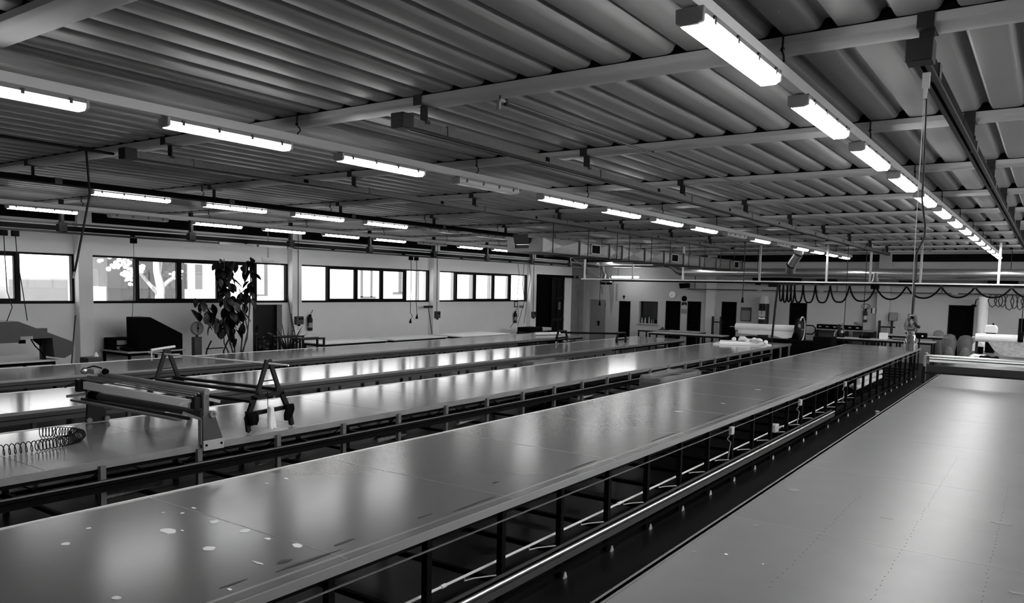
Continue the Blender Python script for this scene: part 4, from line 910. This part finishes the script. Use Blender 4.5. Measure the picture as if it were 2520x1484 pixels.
trestle_table(-17.75,-16.35,20.55,23.4,.79,'farthest white work table along the window wall','white','black_steel',wg)
def pole(p, q_, label, r=.014, head=None):
    t = thing('broom', label, 'broom', q_, 'poles leaning on the window wall')
    part('handle', MB().tube([p, q_], r, 8), 'mid_grey', t)
    if head: part('head', MB().box(*head), 'dark_grey', t, .01)
pole((-18.50,8.90,1.62),(-17.9,8.45,.03),'broom leaning by the first pilaster behind the press',.016,(-18.0,-17.8,8.3,8.6,0,.07))
pole((-18.52,14.98,2.12),(-18.2,15.08,.0),'long pale pole leaning beside the black doorway',.014)
pole((-18.52,15.1,1.56),(-18.1,15.12,.0),'short dark pole leaning at the second pilaster',.02)
pole((-18.5,21.25,1.70),(-18.2,21.3,.0),'upside down broom leaning at the third pilaster',.016,(-18.55,-18.45,21.05,21.45,1.68,1.76))
# switch boxes, extinguishers, signs on the window wall
def ext(loc, axis, label):
    t = thing('fire_extinguisher', label, 'extinguisher', loc, 'wall mounted fire extinguishers'); x, y, z = loc
    part('body', MB().lathe((x,y,z), [(.05,0),(.075,.02),(.075,.36),(.05,.42),(.025,.45)], 16), 'dark_grey', t)
    part('label', MB().lathe((x,y,z), [(.0765,.10),(.0765,.25)], 16), 'light_grey', t)
    part('valve', MB().box(x-.03, x+.03, y-.03, y+.03, z+.45, z+.50), 'black', t)
    hx, hy = (.0,.06) if axis == 'x' else (.06,.0)
    part('lever', MB().tube([(x,y,z+.5),(x+hx,y+hy,z+.56),(x+hx*1.6,y+hy*1.6,z+.64)], .010, 6), 'black', t)
    part('hose', MB().tube([(x,y,z+.48),(x-hx*1.5,y-hy*1.5,z+.42),(x-hx*1.4,y-hy*1.4,z+.15)], .012, 6), 'black', t)
    return t
ext((WX+.10,15.98,1.02),'x','fire extinguisher beside the second pilaster')
ext((WX+.10,27.1,.98),'x','fire extinguisher under the fourth window near the corner')
def sbox(y0, y1, z0, z1, x, label):
    t = thing('socket_box', label, 'socket box', (x,y0,z0), 'grey socket boxes on the pilasters')
    part('box', MB().box(x, x+.10, y0, y1, z0, z1), 'mid_grey', t, .008)
    for k in (0,1): part('socket', MB().lathe((x+.10,y0+(y1-y0)*(.42+.36*k),z0+(z1-z0)*.72), [(.03,0),(.03,.02)], 10, 'x'), 'black', t)
    part('plug', MB().tube([(x+.06,(y0+y1)/2,z0),(x+.06,(y0+y1)/2,z0-.05)], .035, 8), 'black', t)
    part('conduit', MB().tube([(x+.02,(y0+y1)/2,z1),(x+.02,(y0+y1)/2,ZD-.09)], .012, 6), 'grey', t)
sbox(15.26,15.54,1.24,1.48,WX+.232,'grey socket box on the second pilaster with a conduit above')
sbox(21.66,21.90,1.3,1.55,WX+.232,'grey socket box on the third pilaster')
sbox(28.1,28.36,1.2,1.45,WX+.232,'grey socket box beside the tall sliding door')
solo('switch_box', MB().box(WX+.232, WX+.27, 15.38, 15.48, 1.08, 1.16), 'white', 'small white switch under the second pilaster socket box', 'switch', (WX+.232,15.43,1.08), bevel=.006)
s = thing('wall_sign', 'small dark rimmed sign above the corner extinguisher', 'sign', (WX,27.25,1.64))
part('frame', MB().box(WX+.002, WX+.012, 27.12, 27.38, 1.64, 1.90), 'dark_grey', s); part('face', MB().box(WX+.012, WX+.016, 27.16, 27.34, 1.68, 1.86), 'white', s)
solo('wall_label', MB().box(WX+.002, WX+.008, 27.5, 27.85, 1.60, 1.72), 'grey', 'small grey plate right of the extinguisher sign', 'sign', (WX,27.7,1.6))
t = thing('power_unit', 'low black and grey electrical unit with cords by the sliding door', 'equipment', (-17.3,26.3,0))
part('base', MB().box(-17.6, -17.0, 25.6, 27.0, 0, .72), 'dark_grey', t, .02)
part('panel', MB().box(-17.6, -17.0, 25.65, 26.6, .72, .90), 'black', t, .02)
part('grey_box', MB().box(-17.5, -17.0, 26.65, 27.3, .74, .86), 'light_grey', t, .01)

# ------------------------------------------------------------------ things under and between the tables
def bin_bag(x0, x1, y0, y1, z, label, seed):
    q = random.Random(seed); t = thing('lined_bin', label, 'bin', ((x0+x1)/2,(y0+y1)/2,0), 'bins lined with plastic bags')
    part('bin', MB().box(x0+.03, x1-.03, y0+.03, y1-.03, 0, z-.12), 'dark_grey', t, .02)
    n = 28; vs = []; fs = []; rings = [(z-.35,1.02),(z-.15,1.03),(z-.04,1.02),(z,.96),(z-.03,.90),(z-.11,.86)]
    for zz, s_ in rings:
        for k in range(n):
            a_ = 2*PI*k/n; c_, s1 = math.cos(a_), math.sin(a_); m_ = max(abs(c_), abs(s1))
            vs.append(((x0+x1)/2+(x1-x0)/2*s_*c_/m_*q.uniform(.97,1.02), (y0+y1)/2+(y1-y0)/2*s_*s1/m_*q.uniform(.98,1.02), zz+q.uniform(-.012,.012)))
    for i in range(len(rings)-1):
        for k in range(n): fs.append((i*n+k, i*n+(k+1)%n, (i+1)*n+(k+1)%n, (i+1)*n+k))
    part('bag', MB().add(vs, fs), 'film', t)
bin_bag(-6.2,-5.68,13.0,14.9,.93,'bin lined with clear plastic behind the middle table',1)
bin_bag(-9.55,-9.10,14.0,15.5,.87,'plastic lined bin peeking over the A-frame table edge',2)
for k, (x, z, lab) in enumerate(((-3.70,.295,'lower'),(-3.84,.295,'rear'),(-3.76,.40,'upper'))):
    solo('fabric_roll', MB().tube([(x,19.6+.3*k,z),(x,22.9+.2*k,z)], .055, 12), 'cloth_white', lab + ' white fabric roll stored under the far end of the middle table', 'fabric roll', (x,21,z-.055), 'rolls under the middle table')
for k in range(7):
    y = 2.05+1.92*k; x = -7.75-.06*(k % 3)
    solo('fabric_roll', MB().tube([(x,y,.285),(x-.10,y+.7,.285)], .042, 12), 'cloth_white' if k % 2 == 0 else 'cloth_grey', ('white' if k % 2 == 0 else 'grey') + ' cloth roll under the A-frame table, ' + NTH[k] + ' from the left', 'fabric roll', (x,y+.35,.243), 'rolls under the A-frame table')  # short pale tubes lying on the table's lower ties
for k in range(9):
    y = 2.9+.96*k
    part('cable_loop', MB().tube([(-7.02,y,.74),(-7.02,y+.16,.66),(-7.02,y+.34,.63),(-7.02,y+.52,.67),(-7.02,y+.68,.74)], .007, 6), 'black', T3)

# ------------------------------------------------------------------ back wall area
def xtable(x0, x1, y0, y1, z, label, top, leg, cat='table'):
    t = thing('work_table', label, cat, ((x0+x1)/2,(y0+y1)/2,0))
    part('table_top', MB().box(x0, x1, y0, y1, z-.035, z), top, t, .004); part('apron', MB().box(x0+.03, x1-.03, y0+.03, y1-.03, z-.10, z-.035), leg, t)
    n = max(2, int((x1-x0)/1.0)+1)
    for k in range(n):
        x = x0+.06+(x1-x0-.12)*k/(n-1)
        for y in (y0+.06, y1-.06): part('leg', MB().box(x-.025, x+.025, y-.025, y+.025, 0, z-.10), leg, t)
    return t
xtable(-14.7,-11.9,30.6,31.5,.80,'light work table under the hatch window at the back','light_grey','black_steel')
xtable(-13.4,-10.3,28.9,29.7,.80,'second light work table in front of the back doorways','light_grey','black_steel')
xtable(-6.45,-3.15,29.1,29.9,.97,'long dark edged counter right of the fabric winder','light_grey','black_steel')
xtable(-5.0,-2.9,30.4,31.2,1.10,'higher counter behind the long counter at the back','light_grey','black_steel')
t = thing('tool_tray', 'small dark open tray on the table under the hatch window', 'tray', (-13.6,30.9,.80))
part('tray', MB().box(-13.8, -13.4, 30.8, 31.1, .805, .83), 'dark_grey', t); part('paper', MB().prism([(-13.75,30.85,.83),(-13.5,30.85,.83),(-13.62,30.85,.95)], (0,.02,0)), 'mid_grey', t)
for k, (x, h_, r_) in enumerate(((-15.28,.22,.035),(-15.12,.21,.035),(-14.93,.26,.03),(-14.80,.15,.03),(-14.70,.14,.02))):
    t = thing('bottle', NTH[k] + ' bottle from the left on the hatch window sill', 'bottle', (x,DY+.1,OW[2]), 'bottles on the hatch sill')
    part('body', MB().lathe((x,DY+.1,OW[2]+.002), [(r_,0),(r_,h_*.7),(r_*.5,h_*.85),(r_*.45,h_)], 10), 'light_grey' if k < 3 else 'grey', t)
    part('cap', MB().lathe((x,DY+.1,OW[2]+h_), [(r_*.5,.003),(r_*.5,.03)], 8), 'white', t)
c = thing('wall_clock', 'round white rimmed wall clock on the back wall', 'clock', (-13.8,DY,2.32))
part('rim', MB().lathe((-13.8,DY-.05,2.32), [(.125,.048),(.15,.04),(.15,.01),(.12,0),(.105,.01)], 28, 'y'), 'white', c)
part('face', MB().lathe((-13.8,DY-.036,2.32), [(.115,0),(.115,.005)], 24, 'y'), 'grey', c)
part('hand', MB().bar((-13.8,DY-.04,2.32),(-13.8,DY-.04,2.41), .012, .003, (0,1,0)), 'white', c); part('hand', MB().bar((-13.8,DY-.04,2.32),(-13.86,DY-.04,2.26), .014, .003, (0,1,0)), 'black', c)
s = thing('warning_sign', 'round prohibition style sign between two black doorways', 'sign', (-13.24,DY,2.16))
part('board', MB().box(-13.38, -13.10, DY-.012, DY-.002, 2.02, 2.32), 'light_grey', s)
part('ring', MB().lathe((-13.24,DY-.022,2.16), [(.12,.01),(.12,0),(.095,0),(.095,.01)], 24, 'y'), 'black', s)
part('pictogram', MB().ball((-13.22,DY-.016,2.16), .04, .006, .06, 12, 6), 'black', s)
n_ = thing('wall_notice', 'dark and pale paper notices below the round sign', 'notice', (-13.24,DY,1.6))
part('dark_strip', MB().box(-13.36, -13.12, DY-.008, DY-.002, 1.86, 2.0), 'dark_grey', n_); part('white_gap', MB().prism([(-13.29,DY-.010,1.862),(-13.16,DY-.010,1.862),(-13.2,DY-.010,1.91)], (0,.004,0)), 'light_grey', n_)
part('grey_sheet', MB().box(-13.37, -13.11, DY-.008, DY-.002, 1.50, 1.70), 'grey', n_)
solo('wall_cross', MB().box(-16.185, -16.155, DY-.03, DY-.002, 2.06, 2.25).box(-16.24, -16.10, DY-.03, DY-.002, 2.165, 2.195), 'black', 'small dark cross above the narrow doorway', 'cross', (-16.17,DY-.03,2.06))
p = thing('framed_poster', 'grey framed poster right of a black doorway', 'poster', (-10.49,DY,1.57))
part('frame', MB().box(-10.71, -10.27, DY-.03, DY-.002, 1.29, 1.86), 'dark_grey', p); part('sheet', MB().box(-10.68, -10.30, DY-.035, DY-.028, 1.32, 1.74), 'grey', p); part('header', MB().box(-10.68, -10.30, DY-.035, DY-.028, 1.76, 1.83), 'mid_grey', p)
c = thing('striped_cylinder', 'dark standing cylinder with a pale domed top and white emblem', 'cylinder', (-9.62,31.75,0))
part('body', MB().lathe((-9.62,31.75,0), [(.21,0),(.205,2.05)], 26), 'dark_grey', c)
part('cap', MB().lathe((-9.62,31.75,0), [(.205,2.052),(.20,2.16),(.165,2.38),(.15,2.39)], 26), 'light_grey', c)
for sx in (-.05,.07): part('dark_stripe', MB().box(-9.62+sx-.02, -9.62+sx+.02, 31.75-.21, 31.75-.19, 1.78, 2.05), 'black', c)
e = part('emblem', MB().prism([(-9.76,31.527,1.52),(-9.50,31.527,1.52),(-9.50,31.527,1.76),(-9.63,31.527,1.76),(-9.63,31.527,1.62),(-9.66,31.527,1.62),(-9.66,31.527,1.76),(-9.76,31.527,1.76)], (0,.04,0)), 'light_grey', c)
part('emblem_strip', MB().prism([(-9.76,31.527,1.42),(-9.50,31.527,1.42),(-9.50,31.527,1.48),(-9.56,31.527,1.50),(-9.60,31.527,1.48),(-9.66,31.527,1.48),(-9.72,31.527,1.50),(-9.76,31.527,1.50)], (0,.04,0)), 'white', c)
for (x0, x1, lab) in ((-11.75,-11.40,'black H-shaped stand in front of the left pillar'), (-5.28,-4.86,'black H-shaped stand in front of the right pillar')):
    t = thing('h_stand', lab, 'stand', ((x0+x1)/2,31.75,0), 'H-shaped stands at the back wall')
    zt_ = 1.45 if x0 < -10 else 1.55
    for x in (x0, x1): part('post', MB().box(x-.04, x+.04, 31.72, 31.80, 0, zt_), 'dark_grey', t)
    part('cross_bar', MB().box(x0-.03, x1+.12, 31.74, 31.78, zt_-.26, zt_-.21), 'black_steel', t)
ext((-5.85,DY-.10,1.45),'y','fire extinguisher on the back wall with a hose loop')
solo('hose_loop', MB().tube([(-5.86+.15*math.cos(2*PI*k/20), DY-.03, 2.05+.10*math.sin(2*PI*k/20)) for k in range(21)], .010, 6), 'dark_grey', 'round hose loop hanging above the back extinguisher', 'hose', (-5.86,DY-.03,1.95))
s = thing('wall_sign', 'square sign with dark sides right of the back extinguisher', 'sign', (-5.54,DY,1.9))
part('board', MB().box(-5.68, -5.475, DY-.012, DY-.002, 1.80, 2.0), 'dark_grey', s); part('face', MB().box(-5.63, -5.52, DY-.016, DY-.010, 1.80, 2.0), 'white', s)
solo('switch_cabinet', MB().box(-4.98, -4.74, DY-.35, DY-.002, 1.56, 1.86), 'grey', 'grey switch cabinet on the side of the right pillar', 'cabinet', (-4.86,DY-.1,1.56), bevel=.01)
# shelf unit with black tubs
t = thing('shelf_unit', 'grey sided shelf unit against the back wall behind the winder', 'shelf', (-6.6,31.5,0))
part('shelf_top', MB().box(-7.45, -5.4, 31.2, 31.9, 1.12, 1.16), 'grey', t)
for x in (-7.43,-6.4,-5.42): part('upright', MB().box(x-.03, x+.03, 31.2, 31.9, 0, 1.12), 'black_steel', t)
for x0, x1 in ((-7.38,-6.75),(-6.15,-5.5)): part('back_panel', MB().box(x0, x1, 31.5, 31.54, .1, 1.10), 'mid_grey', t)
part('black_panel', MB().box(-6.7, -6.43, 31.45, 31.5, .1, 1.1), 'black', t)
for k in range(6):
    x = -7.42+.27*k
    u = thing('parts_tub', NTH[k] + ' black tub from the left on the back shelf unit', 'tub', (x+.125,31.45,1.16), 'black tubs on the shelf unit')
    part('tub', MB().box(x, x+.25, 31.25, 31.65, 1.162, 1.33), 'black', u, .02); part('grip', MB().ball((x+.125,31.248,1.25), .055, .006, .02, 12, 6), 'light_grey', u)
solo('plastic_bag', MB().ball((-5.95,31.42,1.392), .17, .12, .05, 12, 7).ball((-6.05,31.42,1.43), .08, .07, .05, 10, 6), 'film', 'crumpled clear bag lying on the black tubs', 'bag', (-5.95,31.42,1.34))
t = thing('heat_gun_stand', 'upright angled tool on the left end of the long counter', 'tool', (-6.15,29.4,.97))
part('body', MB().bar((-6.12,29.4,1.0),(-6.24,29.4,1.42), .10, .10), 'dark_grey', t); part('grip', MB().bar((-6.02,29.4,1.15),(-6.12,29.4,1.46), .05, .05), 'grey', t); part('foot', MB().box(-6.28, -6.02, 29.3, 29.5, .972, 1.0), 'black', t)
part('dial', MB().ball((-6.08,29.33,1.16), .06, .04, .05, 10, 6), 'light_grey', t); part('guard', MB().tube([(-6.35,29.4,.98),(-6.34,29.4,1.12),(-6.28,29.4,1.2)], .02, 6), 'light_grey', t)
for x, w_, h_, m_, lab in ((-5.35,.34,.10,'black','black flat case on the long counter'), (-4.75,.24,.22,'white','white box on the long counter below the sign'), (-4.2,.5,.02,'dark_grey','dark board lying on the long counter')):
    solo('counter_item', MB().box(x-w_/2, x+w_/2, 29.35, 29.65, .972, .972+h_), m_, lab, 'box', (x,29.5,.97), 'things on the long counter', bevel=.01)
q = random.Random(3); hb = MB()
for k in range(9): hb.ball((-3.95+q.gauss(0,.16), 30.7+q.gauss(0,.05), 1.165+q.uniform(-.02,.03)), q.uniform(.05,.09), .06, .03, 8, 5)
solo('cloth_heap', hb, 'cloth_black', 'dark cloth heap on the higher back counter', 'cloth', (-3.95,30.7,1.1))
t = thing('twin_lamp_box', 'black box with two round lamps right of the hanging hose', 'box', (-3.55,29.0,0))
part('box', MB().box(-3.80, -3.33, 28.7, 28.95, 1.10, 1.28), 'black', t, .03)
for x in (-3.68,-3.45): part('lamp', MB().lathe((x,28.68,1.18), [(.028,.02),(.03,.01),(.022,0)], 12, 'y'), 'white', t)
for x in (-3.64,-3.55): part('leg', MB().box(x-.02, x+.02, 28.80, 28.84, 0, 1.10), 'black_steel', t)
for (x, y, r_, h_, lab) in ((-2.75,29.6,.22,1.25,'tall clear plastic sack left of the wide doorway foot'), (-2.3,29.9,.25,1.22,'wide clear plastic sack in front of the wide doorway'), (-3.3,31.65,.2,1.28,'grey sack behind the long counter end')):
    q = random.Random(int(-x*100)); n = 16; vs = []; fs = []
    pr = [(.8,0),(1,.15),(.95,.5),(1.02,.8),(.7,.96),(.3,1.0)]
    for rr_, zz in pr:
        for k in range(n): a_ = 2*PI*k/n; f_ = r_*rr_*q.uniform(.85,1.1); vs.append((x+f_*math.cos(a_), y+f_*.8*math.sin(a_), zz*h_+.004))
    for i in range(len(pr)-1):
        for k in range(n): fs.append((i*n+k,i*n+(k+1)%n,(i+1)*n+(k+1)%n,(i+1)*n+k))
    fs.append(tuple(range(n))); fs.append(tuple((len(pr)-1)*n+k for k in range(n)))
    t = thing('plastic_sack', lab, 'sack', (x,y,0), 'sacks near the wide doorway'); part('sack', MB().add(vs, fs), 'film', t); part('contents', MB().ball((x,y,h_*.35), r_*.75, r_*.6, h_*.33, 12, 8), 'cloth_grey', t)
# thin service pipe, wall fittings, lamp and boxes high on the back wall
g = thing('service_pipe', 'thin horizontal conduit along the back wall below the round duct', 'pipe', (-7,DY,2.6))
part('pipe', MB().tube([(-13.0,DY-.225,2.58),(XR-.1,DY-.225,2.63)], .02, 6), 'mid_grey', g)
for x, z in ((-12.7,3.17),(-8.7,2.84),(-6.9,2.84),(-3.3,2.84)): part('drop', MB().tube([(x,DY-.225,2.60),(x,DY-.225,z)], .022, 6), 'mid_grey', g)
for x in (-9.9,-7.5,-2.9,-.9): part('joint', MB().box(x-.10, x+.10, DY-.25, DY-.20, 2.575, 2.645), 'light_grey', g)
w = thing('fluorescent_light', 'glowing fluorescent batten mounted high on the back wall', 'light', (-15.9,31.2,3.05))
part('diffuser', MB().tube([(-16.3,31.2,3.04),(-15.0,31.2,3.05)], .045, 12), 'tube_on', w); part('housing', MB().box(-16.32, -14.98, 31.17, 31.23, 3.09, 3.13), 'light_grey', w)
for x in (-16.0,-15.3): part('hanger', MB().tube([(x,31.2,3.13),(x,31.2,ZD)], .008, 6), 'dark_grey', w)
solo('loudspeaker', MB().prism([(-13.38,31.85,2.82),(-13.34,31.85,2.60),(-12.98,31.85,2.64),(-12.98,31.85,2.84)], (0,.28,0)), 'black', 'black loudspeaker hanging below the pale track above the clock', 'speaker', (-13.2,32.0,2.6), bevel=.01)
for k, (x0, x1, z0, z1) in enumerate(((-10.1,-8.3,2.86,3.10),(-7.6,-6.9,2.90,3.06),(-4.7,-4.2,2.92,3.04),(-1.9,-1.0,2.98,3.08))):
    t = thing('wall_unit', ('long','second','third','rightmost')[k] + ' black unit under the round duct on the back wall', 'unit', ((x0+x1)/2,31.9,z0), 'black units below the round duct')
    part('casing', MB().box(x0, x1, 31.6, DY-.002, z0, z1), 'black', t, .02); part('bracket', MB().box(x0+.1, x0+.16, 31.7, DY-.002, z0-.06, z0), 'dark_grey', t)
bx = thing('ventilation_beam', 'pale flat box beam behind the cable track on the back wall', 'beam', (-3,31.8,2.95))
part('beam', MB().box(-8.2, 1.5, DY-.25, DY-.04, 2.86, 3.12), 'grey', bx); part('bright_edge', MB().box(-8.2, 1.5, DY-.27, DY-.25, 3.10, 3.125), 'edge_bright', bx)
c = thing('white_column', 'shiny white standing cylinder right of the wide doorway', 'cylinder', (-1.97,31.6,0))
part('body', MB().lathe((-1.97,31.6,0), [(.16,0),(.16,2.50),(.14,2.52)], 20), 'white', c); part('neck', MB().lathe((-1.90,31.6,0), [(.04,2.52),(.04,2.66)], 10), 'grey', c); part('lamp_arm', MB().tube([(-2.13,31.6,2.45),(-2.2,31.6,2.4),(-2.22,31.6,2.25)], .02, 6).ball((-2.26,31.6,2.2), .09, .06, .05, 8, 5), 'black', c)
solo('drain_pipe', MB().tube([(-18.05,DY-.36,3.12),(-18.05,DY-.36,ZD-.1)], .06, 10), 'black', 'black vertical pipe stub in the back left corner', 'pipe', (-18.05,DY-.36,3.12))
t = thing('wall_lamp', 'small dark lamp fitting on the corner pier', 'lamp', (-18.4,DY-.32,3.0))
part('shade', MB().lathe((-18.45,DY-.42,2.98), [(.03,.12),(.08,.02),(.08,0)], 10), 'dark_grey', t); part('arm', MB().tube([(-18.45,DY-.34,3.1),(-18.45,DY-.42,3.08)], .015, 6), 'dark_grey', t)
solo('paper_cup', MB().lathe((-2.85,17.5,0), [(.035,.002),(.045,.09)], 12), 'white', 'small white cup lying on the dark floor beside the right table', 'cup', (-2.85,17.5,0))
